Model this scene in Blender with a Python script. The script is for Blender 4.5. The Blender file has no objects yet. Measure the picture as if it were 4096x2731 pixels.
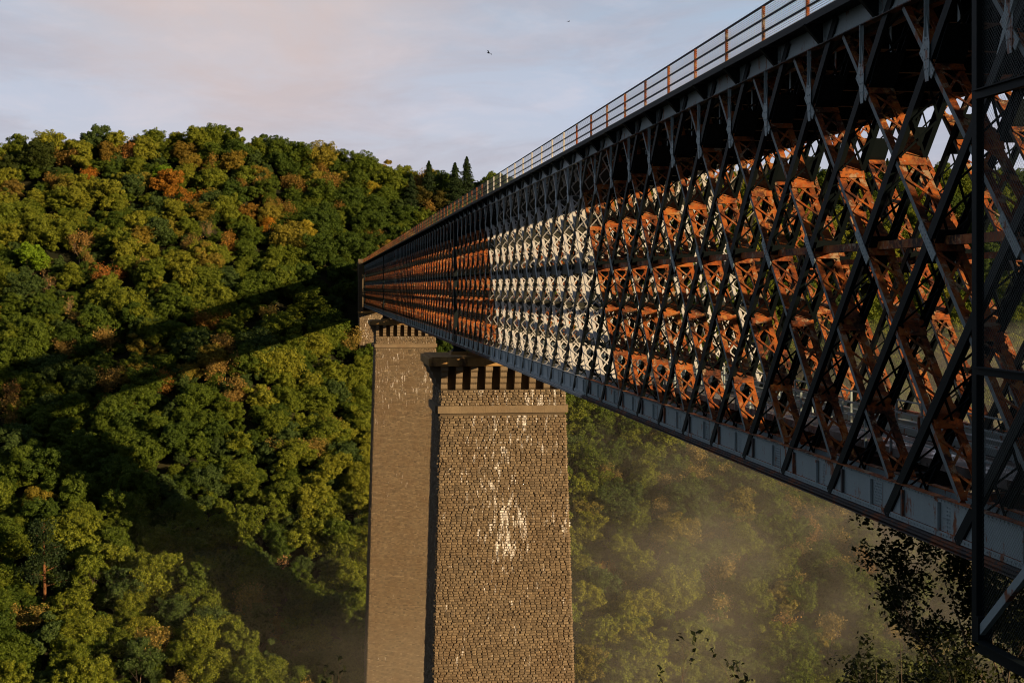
import bpy, math, random
import numpy as np
from mathutils import Vector, Matrix

R = math.radians
scene = bpy.context.scene
COL = scene.collection

# ------------------------------------------------------------------ camera
# x = to the right of the bridge axis direction, y = along the bridge, z = up, camera at the origin
THETA = 7.46
cam_d = bpy.data.cameras.new("Camera")
cam = bpy.data.objects.new("Camera", cam_d); COL.objects.link(cam)
cam.location = (0, 0, 0)
cam.rotation_euler = (R(90), 0, R(-THETA))
cam_d.sensor_width = 36.0
cam_d.lens = 36.0 * 5940 / 4096
cam_d.shift_y = -0.0521
cam_d.clip_start = 0.3
cam_d.clip_end = 6000
scene.camera = cam

# ------------------------------------------------------------------ sun + sky
SUN_AZ = 47.0      # degrees to the right of "straight behind the camera along the bridge"
SUN_EL = 12.2
sd = Vector((math.sin(R(SUN_AZ)) * math.cos(R(SUN_EL)), -math.cos(R(SUN_AZ)) * math.cos(R(SUN_EL)), math.sin(R(SUN_EL))))
sun_d = bpy.data.lights.new("sun", 'SUN')
sun_d.energy = 5.0
sun_d.angle = R(0.5)
sun_d.color = (1.0, 0.71, 0.40)
sun = bpy.data.objects.new("sun", sun_d); COL.objects.link(sun)
sun.rotation_euler = sd.to_track_quat('Z', 'Y').to_euler()

world = bpy.data.worlds.new("World"); scene.world = world
world.use_nodes = True


class NT:
    """small helper round a node tree"""
    def __init__(s, tree): s.t = tree; s.n = tree.nodes; s.l = tree.links
    def add(s, kind, **kw):
        n = s.n.new(kind)
        for k, v in kw.items():
            if k == 'inp':
                for kk, vv in v.items():
                    if hasattr(vv, 'is_output'): s.l.new(vv, n.inputs[kk])
                    else: n.inputs[kk].default_value = vv
            else: setattr(n, k, v)
        return n
    def math(s, op, a, b=0.0, c=None, clamp=False):
        n = s.n.new('ShaderNodeMath'); n.operation = op; n.use_clamp = clamp
        for i, v in enumerate((a, b, c)):
            if v is None: continue
            if hasattr(v, 'is_output'): s.l.new(v, n.inputs[i])
            else: n.inputs[i].default_value = v
        return n.outputs[0]
    def mix(s, f, a, b, blend='MIX'):
        n = s.n.new('ShaderNodeMix'); n.data_type = 'RGBA'; n.blend_type = blend
        for i, v in ((0, f), (6, a), (7, b)):
            if hasattr(v, 'is_output'): s.l.new(v, n.inputs[i])
            elif i and len(v) == 3: n.inputs[i].default_value = (*v, 1)
            else: n.inputs[i].default_value = v
        return n.outputs[2]
    def ramp(s, f, stops, interp='LINEAR'):
        n = s.n.new('ShaderNodeValToRGB'); n.color_ramp.interpolation = interp
        e = n.color_ramp.elements
        while len(e) < len(stops): e.new(0.5)
        for i, (p, c) in enumerate(stops):
            e[i].position = p; e[i].color = (*c, 1) if len(c) == 3 else c
        s.l.new(f, n.inputs[0]); return n.outputs[0]
    def noise(s, vec, scale, detail=3, rough=0.5, dist=0.0):
        n = s.add('ShaderNodeTexNoise', inp={'Scale': scale, 'Detail': detail, 'Roughness': rough, 'Distortion': dist})
        if vec is not None: s.l.new(vec, n.inputs['Vector'])
        return n.outputs[0]
    def mapping(s, vec, scale=(1, 1, 1), rot=(0, 0, 0), loc=(0, 0, 0)):
        n = s.add('ShaderNodeMapping', inp={'Vector': vec, 'Scale': scale, 'Rotation': rot, 'Location': loc})
        return n.outputs[0]


w = NT(world.node_tree)
w.n.clear()
sky = w.add('ShaderNodeTexSky', sky_type='NISHITA')
sky.sun_disc = False
sky.sun_elevation = R(SUN_EL)
sky.sun_rotation = R(180 - SUN_AZ)
sky.altitude = 500
sky.air_density = 1.2; sky.dust_density = 1.5; sky.ozone_density = 2.0
tc = w.add('ShaderNodeTexCoord')
gen = tc.outputs['Generated']
sep = w.add('ShaderNodeSeparateXYZ', inp={0: gen})
# project the direction on a cloud layer
zz = w.math('ADD', w.math('MAXIMUM', sep.outputs[2], 0.0), 0.10)
cx = w.math('DIVIDE', sep.outputs[0], zz); cy = w.math('DIVIDE', sep.outputs[1], zz)
cv = w.add('ShaderNodeCombineXYZ', inp={0: cx, 1: cy}).outputs[0]
n1 = w.noise(w.mapping(cv, (1.45, 1.05, 1), (0, 0, 0.5), (3.1, 1.7, 0)), 1.0, 8, 0.60, 0.5)
n2 = w.noise(w.mapping(cv, (3.4, 2.4, 1), (0, 0, 0.4), (7.0, 2.0, 0)), 1.0, 6, 0.6, 0.3)
cl = w.ramp(n1, [(0.42, (0, 0, 0)), (0.60, (1, 1, 1))])
cl2 = w.ramp(n2, [(0.45, (0, 0, 0)), (0.75, (1, 1, 1))])
clear_c = w.mix(0.5, w.add('ShaderNodeGamma', inp={0: sky.outputs[0], 1: 1.0}).outputs[0], (4.3, 5.1, 6.6))
el = sep.outputs[2]
low = w.ramp(el, [(0.0, (5.3, 5.3, 5.9)), (0.06, (5.3, 5.5, 6.4)), (0.12, (4.9, 5.5, 6.9)), (0.25, (3.0, 4.25, 5.6)), (1.0, (1.2, 1.7, 2.6))])
base = w.mix(0.92, sky.outputs[0], low)
ccol = w.ramp(n2, [(0.3, (4.5, 4.45, 5.2)), (0.7, (3.4, 3.45, 4.2))])
c1 = w.mix(w.math('MULTIPLY', cl, 0.66), base, ccol)
c2 = w.mix(w.math('MULTIPLY', cl2, 0.5), c1, (6.5, 6.15, 6.8))
# the warm lit cloud high on the left
dx = w.add('ShaderNodeVectorMath', operation='DOT_PRODUCT', inp={0: gen, 1: Vector((-0.045, 0.965, 0.235)).normalized()[:]}).outputs[1]
glow = w.ramp(dx, [(0.968, (0, 0, 0)), (0.988, (0.22, 0.22, 0.22)), (1.0, (1, 1, 1))])
c3 = w.mix(w.math('MULTIPLY', w.math('MULTIPLY', glow, w.math('ADD', 0.6, n1)), 0.62), c2, (7.2, 5.4, 4.6))
# added dimming of the sky overhead and behind the view, to deepen the shade
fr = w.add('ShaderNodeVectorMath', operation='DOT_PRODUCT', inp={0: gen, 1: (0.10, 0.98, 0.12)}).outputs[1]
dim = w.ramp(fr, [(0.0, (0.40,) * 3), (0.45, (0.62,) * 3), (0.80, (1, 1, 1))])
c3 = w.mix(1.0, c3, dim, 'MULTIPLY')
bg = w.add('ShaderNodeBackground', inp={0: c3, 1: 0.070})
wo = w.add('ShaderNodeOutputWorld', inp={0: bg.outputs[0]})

scene.view_settings.view_transform = 'Standard'
scene.view_settings.look = 'None'
scene.view_settings.exposure = 0.62
scene.view_settings.gamma = 1.0
scene.render.engine = 'CYCLES'
cy_ = scene.cycles
cy_.use_denoising = True
try: cy_.denoiser = 'OPENIMAGEDENOISE'
except Exception: pass
cy_.max_bounces = 5; cy_.diffuse_bounces = 2; cy_.glossy_bounces = 2
cy_.transparent_max_bounces = 12; cy_.transmission_bounces = 2; cy_.volume_bounces = 0
cy_.volume_step_rate = 1.0; cy_.volume_max_steps = 48
cy_.filter_width = 1.1
cy_.use_adaptive_sampling = True; cy_.adaptive_threshold = 0.015

# ------------------------------------------------------------------ helpers

def tag(o, label=None, cat=None, group=None, kind=None):
    if label: o["label"] = label
    if cat: o["category"] = cat
    if group: o["group"] = group
    if kind: o["kind"] = kind
    return o


def empty(name, loc=(0, 0, 0), rz=0.0):
    o = bpy.data.objects.new(name, None); COL.objects.link(o)
    o.empty_display_size = 0.5
    o.location = loc; o.rotation_euler = (0, 0, rz)
    return o


def link_mesh(name, me, parent=None):
    o = bpy.data.objects.new(name, me); COL.objects.link(o)
    if parent is not None: o.parent = parent
    return o


def clone(o, parent=None, name=None):
    c = o.copy(); COL.objects.link(c); c.parent = parent
    return c


class MB:
    """collects quads and triangles into one mesh"""
    def __init__(s): s.v = []; s.f = []; s.m = []
    def quad(s, a, b, c, d, m=0):
        i = len(s.v); s.v += [a, b, c, d]; s.f.append((i, i + 1, i + 2, i + 3)); s.m.append(m)
    def box(s, x0, x1, y0, y1, z0, z1, m=0, mx=None):
        """mx: material of the face turned to -x"""
        i = len(s.v)
        s.v += [(x0, y0, z0), (x1, y0, z0), (x1, y1, z0), (x0, y1, z0), (x0, y0, z1), (x1, y0, z1), (x1, y1, z1), (x0, y1, z1)]
        for k, q in enumerate(((0, 3, 2, 1), (4, 5, 6, 7), (0, 1, 5, 4), (1, 2, 6, 5), (2, 3, 7, 6), (3, 0, 4, 7))):
            s.f.append(tuple(i + t for t in q)); s.m.append(mx if (mx is not None and k == 5) else m)
    def obox(s, o, u, v, w_, m=0, mx=None):
        """box from corner o with edge vectors u, v, w_"""
        o = Vector(o); u = Vector(u); v = Vector(v); w_ = Vector(w_)
        if u.cross(v).dot(w_) < 0: u, v = v, u
        i = len(s.v)
        s.v += [tuple(p) for p in (o, o + u, o + u + v, o + v, o + w_, o + u + w_, o + u + v + w_, o + v + w_)]
        for q in ((0, 3, 2, 1), (4, 5, 6, 7), (0, 1, 5, 4), (1, 2, 6, 5), (2, 3, 7, 6), (3, 0, 4, 7)):
            p = [Vector(s.v[i + t]) for t in q[:3]]
            nx = (p[1] - p[0]).cross(p[2] - p[1]).normalized().x
            s.f.append(tuple(i + t for t in q)); s.m.append(mx if (mx is not None and nx < -0.9) else m)
    def bar(s, a, b, wid, th, up=(1, 0, 0), m=0, mx=None):
        """flat bar from a to b: 'wid' across, 'th' along the 'up' direction"""
        a = Vector(a); b = Vector(b); d = b - a
        n = Vector(up); n = (n - d.normalized() * n.dot(d.normalized())).normalized()
        side = d.normalized().cross(n)
        s.obox(a - side * wid / 2 - n * th / 2, d, side * wid, n * th, m, mx)
    def tube(s, pts, rad, n=5, m=0):
        pts = [Vector(p) for p in pts]; rings = []
        for k, p in enumerate(pts):
            d = (pts[min(k + 1, len(pts) - 1)] - pts[max(k - 1, 0)]).normalized()
            a = Vector((0, 0, 1)) if abs(d.z) < 0.9 else Vector((1, 0, 0))
            e1 = d.cross(a).normalized(); e2 = d.cross(e1)
            r = rad[k] if hasattr(rad, '__len__') else rad
            i = len(s.v)
            s.v += [tuple(p + (e1 * math.cos(2 * math.pi * t / n) + e2 * math.sin(2 * math.pi * t / n)) * r) for t in range(n)]
            rings.append(i)
        for a, b in zip(rings, rings[1:]):
            for t in range(n):
                s.f.append((a + t, a + (t + 1) % n, b + (t + 1) % n, b + t)); s.m.append(m)
    def mesh(s, name, mats, smooth=False):
        me = bpy.data.meshes.new(name)
        me.from_pydata([tuple(p) for p in s.v], [], s.f)
        for m in mats: me.materials.append(m)
        if len(mats) > 1: me.polygons.foreach_set('material_index', np.array(s.m, dtype=np.int32))
        if smooth: me.polygons.foreach_set('use_smooth', np.ones(len(s.f), dtype=bool))
        me.update()
        return me
    def build(s, name, mats, parent=None, smooth=False):
        if not isinstance(mats, (list, tuple)): mats = [mats]
        return link_mesh(name, s.mesh(name, mats, smooth), parent)


def quads_mesh(name, V, mats, smooth=False):
    """V: (n,4,3) array of separate quads"""
    n = len(V); me = bpy.data.meshes.new(name)
    me.vertices.add(4 * n); me.vertices.foreach_set('co', np.asarray(V, dtype=np.float32).ravel())
    me.loops.add(4 * n); me.loops.foreach_set('vertex_index', np.arange(4 * n, dtype=np.int32))
    me.polygons.add(n); me.polygons.foreach_set('loop_start', np.arange(0, 4 * n, 4, dtype=np.int32))
    for m in mats: me.materials.append(m)
    me.update(calc_edges=True); me.validate()
    return me


def mat(name, rough=0.6, metal=0.0, spec=0.5):
    m = bpy.data.materials.new(name); m.use_nodes = True
    t = NT(m.node_tree); t.n.clear()
    out = t.add('ShaderNodeOutputMaterial')
    p = t.add('ShaderNodeBsdfPrincipled', inp={'Roughness': rough, 'Metallic': metal, 'Specular IOR Level': spec})
    t.l.new(p.outputs[0], out.inputs[0])
    return m, t, p, out


def pos(t): return t.add('ShaderNodeNewGeometry').outputs['Position']


def bump(t, p, h, strength=0.4, dist=0.05):
    b = t.add('ShaderNodeBump', inp={'Height': h, 'Strength': strength, 'Distance': dist})
    t.l.new(b.outputs[0], p.inputs['Normal'])


# ------------------------------------------------------------------ materials

def m_rust():
    m, t, p, _ = mat('rusted_iron', 0.75, spec=0.35)
    P = pos(t)
    n = t.noise(P, 1.3, 7, 0.72); n2 = t.noise(P, 7.0, 5, 0.65); n3 = t.noise(P, 0.5, 3)
    c = t.ramp(n, [(0.40, (0.022, 0.008, 0.005)), (0.47, (0.14, 0.032, 0.006)), (0.56, (0.32, 0.075, 0.008)), (0.70, (0.38, 0.14, 0.024))])
    c = t.mix(t.ramp(n2, [(0.50, (0, 0, 0)), (0.60, (0.9, 0.9, 0.9))]), c, t.mix(t.ramp(n3, [(0.4, (0, 0, 0)), (0.6, (1, 1, 1))]), (0.05, 0.014, 0.007), (0.36, 0.16, 0.04)))
    pale = t.math('MULTIPLY', t.ramp(t.noise(P, 2.3, 6, 0.75), [(0.56, (0, 0, 0)), (0.61, (1, 1, 1))]), 0.8)
    c = t.mix(pale, c, (0.32, 0.25, 0.16))
    t.l.new(c, p.inputs['Base Color']); bump(t, p, n2, 0.6, 0.02)
    return m


def m_paint(name, col, rustiness=0.5, rough=0.55, spec=0.4):
    m, t, p, _ = mat(name, rough, spec=spec)
    P = pos(t)
    n = t.noise(P, 1.3, 7, 0.68); n2 = t.noise(P, 14.0, 4, 0.6)
    st = t.noise(t.mapping(P, (2.2, 2.2, 0.35)), 2.0, 5, 0.65)
    k = t.math('ADD', t.math('MULTIPLY', n, 0.6), t.math('MULTIPLY', st, 0.4))
    mask = t.ramp(k, [(0.66 - 0.17 * rustiness, (0, 0, 0)), (0.70 - 0.17 * rustiness, (1, 1, 1))])
    rust = t.mix(n2, (0.10, 0.030, 0.012), (0.28, 0.09, 0.03))
    base = t.mix(n2, tuple(x * 0.82 for x in col), tuple(min(1, x * 1.15) for x in col))
    base = t.mix(t.math('MULTIPLY', st, 0.45), base, tuple(x * 0.55 for x in col))
    t.l.new(t.mix(mask, base, rust), p.inputs['Base Color'])
    bump(t, p, n2, 0.25, 0.01)
    return m


RUST = m_rust()
BLUE = m_paint('weathered_blue_grey_paint', (0.29, 0.37, 0.39), 0.62)
PALE_SHADE = m_paint('fresh_pale_paint_blue_shade', (0.50, 0.58, 0.61), 0.0)  # the fresh pale paint again, with bluish sky shade put into its colour
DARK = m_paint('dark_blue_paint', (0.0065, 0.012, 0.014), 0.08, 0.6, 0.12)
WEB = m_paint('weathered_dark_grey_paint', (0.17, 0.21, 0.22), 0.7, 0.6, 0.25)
PALE_DEEP_SHADE = m_paint('fresh_shaded_paint', (0.060, 0.064, 0.056), 0.0, 0.6, 0.15)  # fresh paint on shaded members, the darkness put into its colour
PALE = m_paint('fresh_pale_grey_paint', (0.58, 0.58, 0.57), 0.0)
DRUST = m_paint('dark_rusty_flange', (0.055, 0.05, 0.05), 0.9, 0.7)


def m_zone(name, a, b, noise=True):
    """old finish a, with the repainted length of the bridge (about 68 to 104 m away) in finish b"""
    m = bpy.data.materials.new(name); m.use_nodes = True
    return m


def m_deck():
    m, t, p, _ = mat('wet_walkway_plate', 0.28, 0.0, 0.8)
    P = pos(t); n = t.noise(P, 1.1, 6, 0.6)
    t.l.new(t.ramp(n, [(0.35, (0.06, 0.045, 0.035)), (0.6, (0.16, 0.15, 0.145)), (0.75, (0.20, 0.09, 0.04))]), p.inputs['Base Color'])
    t.l.new(t.ramp(t.noise(P, 0.8, 5), [(0.4, (0.12,) * 3), (0.6, (0.6,) * 3)]), p.inputs['Roughness'])
    bump(t, p, t.noise(P, 6, 3), 0.2, 0.01)
    return m


DECKM = m_deck()


def m_wire(name, axis_a, axis_b, pitch_a, pitch_b, wire, col, hexa=False):
    """woven wire on a sheet: alpha cut-out in world metres"""
    m, t, p, out = mat(name, 0.5, 0.4)
    P = pos(t); s = t.add('ShaderNodeSeparateXYZ', inp={0: P})
    a = s.outputs[axis_a]; b = s.outputs[axis_b]
    if hexa:
        a, b = t.math('ADD', a, b), t.math('SUBTRACT', a, b)
    fa = t.math('ABSOLUTE', t.math('SUBTRACT', t.math('FRACT', t.math('DIVIDE', a, pitch_a)), 0.5))
    fb = t.math('ABSOLUTE', t.math('SUBTRACT', t.math('FRACT', t.math('DIVIDE', b, pitch_b)), 0.5))
    la = t.math('LESS_THAN', fa, 0.5 * wire / pitch_a); lb = t.math('LESS_THAN', fb, 0.5 * wire / pitch_b)
    al = t.math('MAXIMUM', la, lb)
    p.inputs['Base Color'].default_value = (*col, 1)
    tr = t.add('ShaderNodeBsdfTransparent')
    mx = t.add('ShaderNodeMixShader', inp={0: al, 1: tr.outputs[0], 2: p.outputs[0]})
    t.l.new(mx.outputs[0], out.inputs[0])
    return m


WIRE = m_wire('railing_wire_mesh', 1, 2, 0.60, 0.055, 0.019, (0.42, 0.33, 0.24))
HEXW = m_wire('chicken_wire', 1, 2, 0.085, 0.085, 0.008, (0.06, 0.08, 0.08), True)


def m_stone(name, tone=1.0, streaks=1.0):
    m, t, p, _ = mat(name, 0.9, spec=0.2)
    P = pos(t)
    if streaks: tone_ = t.add('ShaderNodeAttribute', attribute_type='GEOMETRY', attribute_name='tone').outputs['Fac']
    else: tone_ = t.noise(P, 1.2, 2)
    n = t.noise(P, 0.45, 5, 0.6); n2 = t.noise(P, 7.0, 5, 0.7)
    c = t.ramp(tone_, [(0.0, (0.10, 0.078, 0.052)), (0.35, (0.165, 0.126, 0.08)), (0.75, (0.235, 0.178, 0.108)), (1.0, (0.30, 0.235, 0.15))])
    c = t.mix(t.ramp(n, [(0.42, (0, 0, 0)), (0.68, (0.6,) * 3)]), c, (0.16, 0.105, 0.055))
    c = t.mix(t.math('MULTIPLY', n2, 0.5), c, (0.14, 0.11, 0.08))
    if streaks:
        # bird lime: short vertical runs, gathered in patches
        s1 = t.noise(t.mapping(P, (2.3, 2.3, 0.40)), 1.5, 5, 0.62)
        patch = t.noise(P, 0.16, 2, 0.5)
        zz = t.add('ShaderNodeSeparateXYZ', inp={0: P}).outputs[2]
        hgt = t.ramp(t.math('DIVIDE', t.math('MULTIPLY', zz, -1.0), 60.0), [(0.08, (0.42,) * 3), (0.2, (0.60,) * 3), (0.33, (0.45,) * 3), (0.5, (0.1,) * 3), (1, (0.0,) * 3)])
        sx = t.add('ShaderNodeSeparateXYZ', inp={0: P})
        gx_ = t.math('POWER', t.math('DIVIDE', t.math('SUBTRACT', sx.outputs[0], t.math('ADD', 13.2, t.math('MULTIPLY', sx.outputs[2], -0.14))), 1.9), 2.0)
        gz_ = t.math('POWER', t.math('DIVIDE', t.math('ADD', sx.outputs[2], 20.0), 6.5), 2.0)
        spot = t.math('EXPONENT', t.math('MULTIPLY', t.math('ADD', gx_, gz_), -1.0))
        near = t.math('LESS_THAN', sx.outputs[1], 140.0)
        s1 = t.math('ADD', s1, t.math('MULTIPLY', t.math('MULTIPLY', spot, near), 0.075))
        k = t.math('ADD', t.math('ADD', s1, t.math('MULTIPLY', patch, 0.28)), t.math('MULTIPLY', hgt, 0.16))
        lime = t.ramp(k, [(0.835, (0, 0, 0)), (0.885, (1, 1, 1))])
        c = t.mix(t.math('MULTIPLY', lime, 0.9 * streaks), c, (0.68, 0.66, 0.63))
    if tone != 1.0: c = t.mix(1.0, c, (tone,) * 3, 'MULTIPLY')
    t.l.new(c, p.inputs['Base Color'])
    bump(t, p, n2, 0.8, 0.05)
    return m


STONE = m_stone('rough_granite')
SMOOTH = m_stone('dressed_granite', 1.05, 0.0)
JOINT = m_stone('recessed_granite', 0.55, 0.0)


def m_slab():
    m, t, p, _ = mat('stained_cap_stone', 0.9, spec=0.2)
    P = pos(t)
    n = t.noise(t.mapping(P, (1, 1, 0.4)), 0.9, 6, 0.6); n2 = t.noise(P, 5, 4, 0.6)
    c = t.ramp(n, [(0.30, (0.07, 0.042, 0.022)), (0.45, (0.34, 0.20, 0.07)), (0.66, (0.46, 0.28, 0.10))])
    c = t.mix(t.math('MULTIPLY', n2, 0.4), c, (0.06, 0.05, 0.04))
    t.l.new(c, p.inputs['Base Color']); bump(t, p, n2, 0.5, 0.04)
    return m


SLAB = m_slab()


def m_leaf(name, sss=0.35):
    m, t, p, out = mat(name, 0.6, spec=0.15)
    at = t.add('ShaderNodeAttribute', attribute_type='INSTANCER', attribute_name='tint')
    n = t.noise(pos(t), 0.8, 3, 0.6)
    isl = t.add('ShaderNodeNewGeometry').outputs['Random Per Island']
    f = t.math('ADD', t.math('MULTIPLY', isl, 0.5), t.math('MULTIPLY', n, 0.5))
    c = t.mix(1.0, at.outputs[0], t.ramp(f, [(0.2, (0.62, 0.68, 0.6)), (0.5, (1.12, 1.10, 0.98)), (0.8, (1.85, 1.65, 1.15))]), 'MULTIPLY')
    t.l.new(c, p.inputs['Base Color'])
    tr = t.add('ShaderNodeBsdfTranslucent', inp={0: t.mix(1.0, c, (1.1, 1.15, 0.5), 'MULTIPLY')})
    mx = t.add('ShaderNodeMixShader', inp={0: sss, 1: p.outputs[0], 2: tr.outputs[0]})
    t.l.new(mx.outputs[0], out.inputs[0])
    return m


LEAF = m_leaf('leaf', 0.28)


def m_simple(name, a, b, scale, rough=0.9, bmp=0.5):
    m, t, p, _ = mat(name, rough, spec=0.2)
    n = t.noise(pos(t), scale, 5, 0.6)
    t.l.new(t.ramp(n, [(0.35, a), (0.65, b)]), p.inputs['Base Color']); bump(t, p, n, bmp, 0.1)
    return m


BARK = m_simple('bark', (0.07, 0.052, 0.038), (0.16, 0.125, 0.09), 3)
PALEBARK = m_simple('pale_bark', (0.24, 0.17, 0.10), (0.42, 0.32, 0.21), 2)
PINEBARK = m_simple('pine_bark', (0.10, 0.045, 0.02), (0.20, 0.09, 0.035), 2)
SOIL = m_simple('forest_floor', (0.012, 0.015, 0.006), (0.035, 0.032, 0.012), 0.15)
WATERM, _t, _p, _ = mat('river_water', 0.15)
_p.inputs['Base Color'].default_value = (0.02, 0.03, 0.025, 1)
BIRDM = m_simple('black_feathers', (0.01, 0.01, 0.012), (0.03, 0.03, 0.03), 8)

# ------------------------------------------------------------------ terrain

def vnoise(x, y, s, seed=0.0):
    return (math.sin(x / s + seed) * math.cos(y / s * 1.13 + seed * 2.1) + 0.5 * math.sin(x / s * 2.3 + y / s * 1.7 + seed * 3)) / 1.5


CX = [-160, -96, -60, -34, -10, 16, 30, 60, 110, 180, 260]
CZ = [35.5, 36, 39.5, 40.5, 37.5, 32, 28.5, 26.5, 28, 32, 30]


def crest(x): return float(np.interp(x, CX, CZ))


def ground(x, y):
    if y < 205:
        # near bank
        t = (y - 2) / 180.0
        if y < 2: z = -1.8
        elif y < 14: z = -1.8 - 4.4 * (y - 2) / 12
        else: z = -6.2 - 91 * min(1.0, (y - 14) / 171.0)
        if x > 60: z -= min(30, (x - 60) * 0.35) * max(0.0, 1 - max(0, y) / 180)
        return max(z, -97.2)
    t = (y - 228) / 227.0
    hc = crest(x / max(y, 1) * 455)
    if t <= 0: return -97.2
    if t < 1:
        s = t ** 1.30
        z = -97 + (hc + 97) * s
        z += vnoise(x, y, 26, 1.3) * 3.0 * math.sin(math.pi * min(1, t)) + vnoise(x, y, 11, 4.0) * 1.6 * math.sin(math.pi * min(1, t))
        z -= 9.0 * math.exp(-((x - 15) / 22) ** 2 - ((y - 376) / 24) ** 2)
        return z
    return hc - min(26, (y - 455) * 0.16)


nx, ny = 150, 190
X = np.linspace(-420, 620, nx); Y = np.concatenate([np.linspace(-120, 520, 150), np.linspace(540, 2600, ny - 150)])
verts = [(float(a), float(b), ground(float(a), float(b))) for b in Y for a in X]
faces = [(j * nx + i, j * nx + i + 1, (j + 1) * nx + i + 1, (j + 1) * nx + i) for j in range(ny - 1) for i in range(nx - 1)]
me = bpy.data.meshes.new('hillside'); me.from_pydata(verts, [], faces); me.materials.append(SOIL)
me.polygons.foreach_set('use_smooth', np.ones(len(faces), dtype=bool)); me.update()
terrain = link_mesh('terrain', me); tag(terrain, 'forest floor of the gorge sides under the trees', None, None, 'structure')
mb = MB(); mb.quad((-420, 180, -96.9), (620, 180, -96.9), (620, 232, -96.9), (-420, 232, -96.9))
wt = mb.build('river', WATERM); tag(wt, 'river at the bottom of the gorge', None, None, 'structure')

# ------------------------------------------------------------------ bridge
XL = 12.20          # outer plane of the left girder
T = 0.62            # thickness of a girder
XR = 19.10          # outer plane of the inner side of the right girder (it spans XR..XR+T)
ZB, ZT = -4.45, 6.35
PITCH = 3.6
Y0 = 17.0           # near end of the ironwork
Y1 = 391.5
PIER = (132.3, 276.3)
PHASE = 26.75 - 3.6 * 3
NEW0, NEW1 = 67.6, 104.6     # repainted stretch


def is_new(y): return NEW0 < y < NEW1


bridge = empty('lattice_viaduct', (16.0, Y0, -5.1))
tag(bridge, 'rusty iron lattice girder viaduct with one repainted pale stretch, resting on tall stone piers', 'bridge')
OFF = Vector((-16.0, -Y0, 5.1))


def put(o, loc=(0, 0, 0)):
    """world-placed child of the bridge"""
    o.parent = bridge; o.location = Vector(loc) + OFF
    return o


S2 = math.sqrt(0.5)


def strut_meshes(kind, new, far=False):
    """kind 'back': top away from the camera (lit face towards it); kind 'fore': top towards the camera"""
    dy = 1.0 if kind == 'back' else -1.0
    d = Vector((0, dy, 1)).normalized()             # along the strut
    v = Vector((0, -1, dy)).normalized()            # in-plane, turned towards the camera side
    if v.y > 0: v = -v
    z0, z1 = (-4.10, 5.90) if kind == 'back' else (-4.90, 6.42)
    def at(z, x=0.0, q=0.0):
        return Vector((x, dy * (z - ZB), z)) + v * q
    if new: fl, out_, lac, bat = PALE, PALE, PALE, PALE_DEEP_SHADE
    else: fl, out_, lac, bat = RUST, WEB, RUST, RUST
    if kind == 'fore': fl, out_, lac, bat = (PALE_DEEP_SHADE, PALE_DEEP_SHADE, PALE, PALE_DEEP_SHADE) if new else (DARK, DARK, DARK, DARK)
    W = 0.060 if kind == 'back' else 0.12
    body = MB()
    a, b = at(z0), at(z1)
    L = b - a
    xo = 0.0 if kind == 'back' else -0.035
    for side in (0, 1):
        x = xo if side == 0 else T - xo
        sg = 1 if side == 0 else -1
        # web in the plane of the girder
        body.obox(a - v * W + Vector((x, 0, 0)), L, v * 2 * W, Vector((sg * 0.02, 0, 0)), 0, 1)
        for q in (-W, W - 0.018):
            body.obox(a + v * q + Vector((x + sg * 0.021, 0, 0)), L, v * 0.018, Vector((sg * (0.125 if kind == 'back' else 0.09), 0, 0)), 0)
    body_me = body.mesh(kind + '_strut', [fl, out_])
    lac_b = MB()
    pitch, lw = (0.74, 0.062) if kind == 'back' else (1.0, 0.055)
    n = int(round(L.length / pitch))
    q = W + 0.012
    for i in range(n):
        p0 = a + L * (i / n) + v * q; p1 = a + L * ((i + 1) / n) + v * q
        A = Vector((0.04, 0, 0)); B = Vector((T - 0.04, 0, 0))
        lac_b.bar(p0 + A, p1 + B, lw, 0.012, v)
        lac_b.bar(p0 + B + v * 0.016, p1 + A + v * 0.016, lw, 0.012, v)
    lac_me = lac_b.mesh('lacing', [lac])
    bts = []
    for k, z in enumerate((-2.65, -0.85, 0.95, 2.75, 4.75)):
        bt = MB()
        ln = (0.32, 0.32, 0.42, 0.32, 0.70)[k]
        if kind == 'fore' and not new and k in (0, 1, 3): continue
        if kind == 'fore': ln *= 1.1
        c = at(z)
        h_ = ln / 2
        if new:     # flat panel set back between the edge flanges
            bt.obox(c - d * ln * 0.9 + v * (W - 0.03) + Vector((0.13, 0, 0)), d * ln * 1.8, Vector((T - 0.26, 0, 0)), v * 0.014)
            bts.append(bt.mesh('batten_plate', [bat])); continue
        # two plates meeting in a shallow fold
        bt.obox(c - d * ln + v * (W + 0.045) + Vector((0.01, 0, 0)), d * ln + v * 0.07, Vector((T - 0.02, 0, 0)), v * 0.014)
        bt.obox(c + v * (W + 0.115) + Vector((0.01, 0, 0)), d * ln - v * 0.07, Vector((T - 0.02, 0, 0)), v * 0.014)
        bts.append(bt.mesh('batten_plate', [bat]))
    gss = []
    # gussets on the outer face at mid height and near the top
    gm = PALE_SHADE if new else BLUE
    if kind == 'back':
        for z, hl in ((0.95, 0.50), (4.55, 0.42)):
            gs = MB(); c = at(z)
            gs.obox(c - d * hl - v * 0.11 + Vector((-0.047, 0, 0)), d * 2 * hl, v * 0.22, Vector((0.02, 0, 0)))
            for i in range(-3, 4):
                for q in (-0.06, 0.06):
                    c = at(z) + d * i * 0.12 + v * q
                    gs.box(-0.058, -0.047, c.y - 0.015, c.y + 0.015, c.z - 0.015, c.z + 0.015)
            gss.append(gs.mesh('gusset', [gm]))
    return body_me, lac_me, bts, gss


SM = {}
for kind in ('back', 'fore'):
    for new in (False, True):
        SM[kind, new] = strut_meshes(kind, new)


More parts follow.
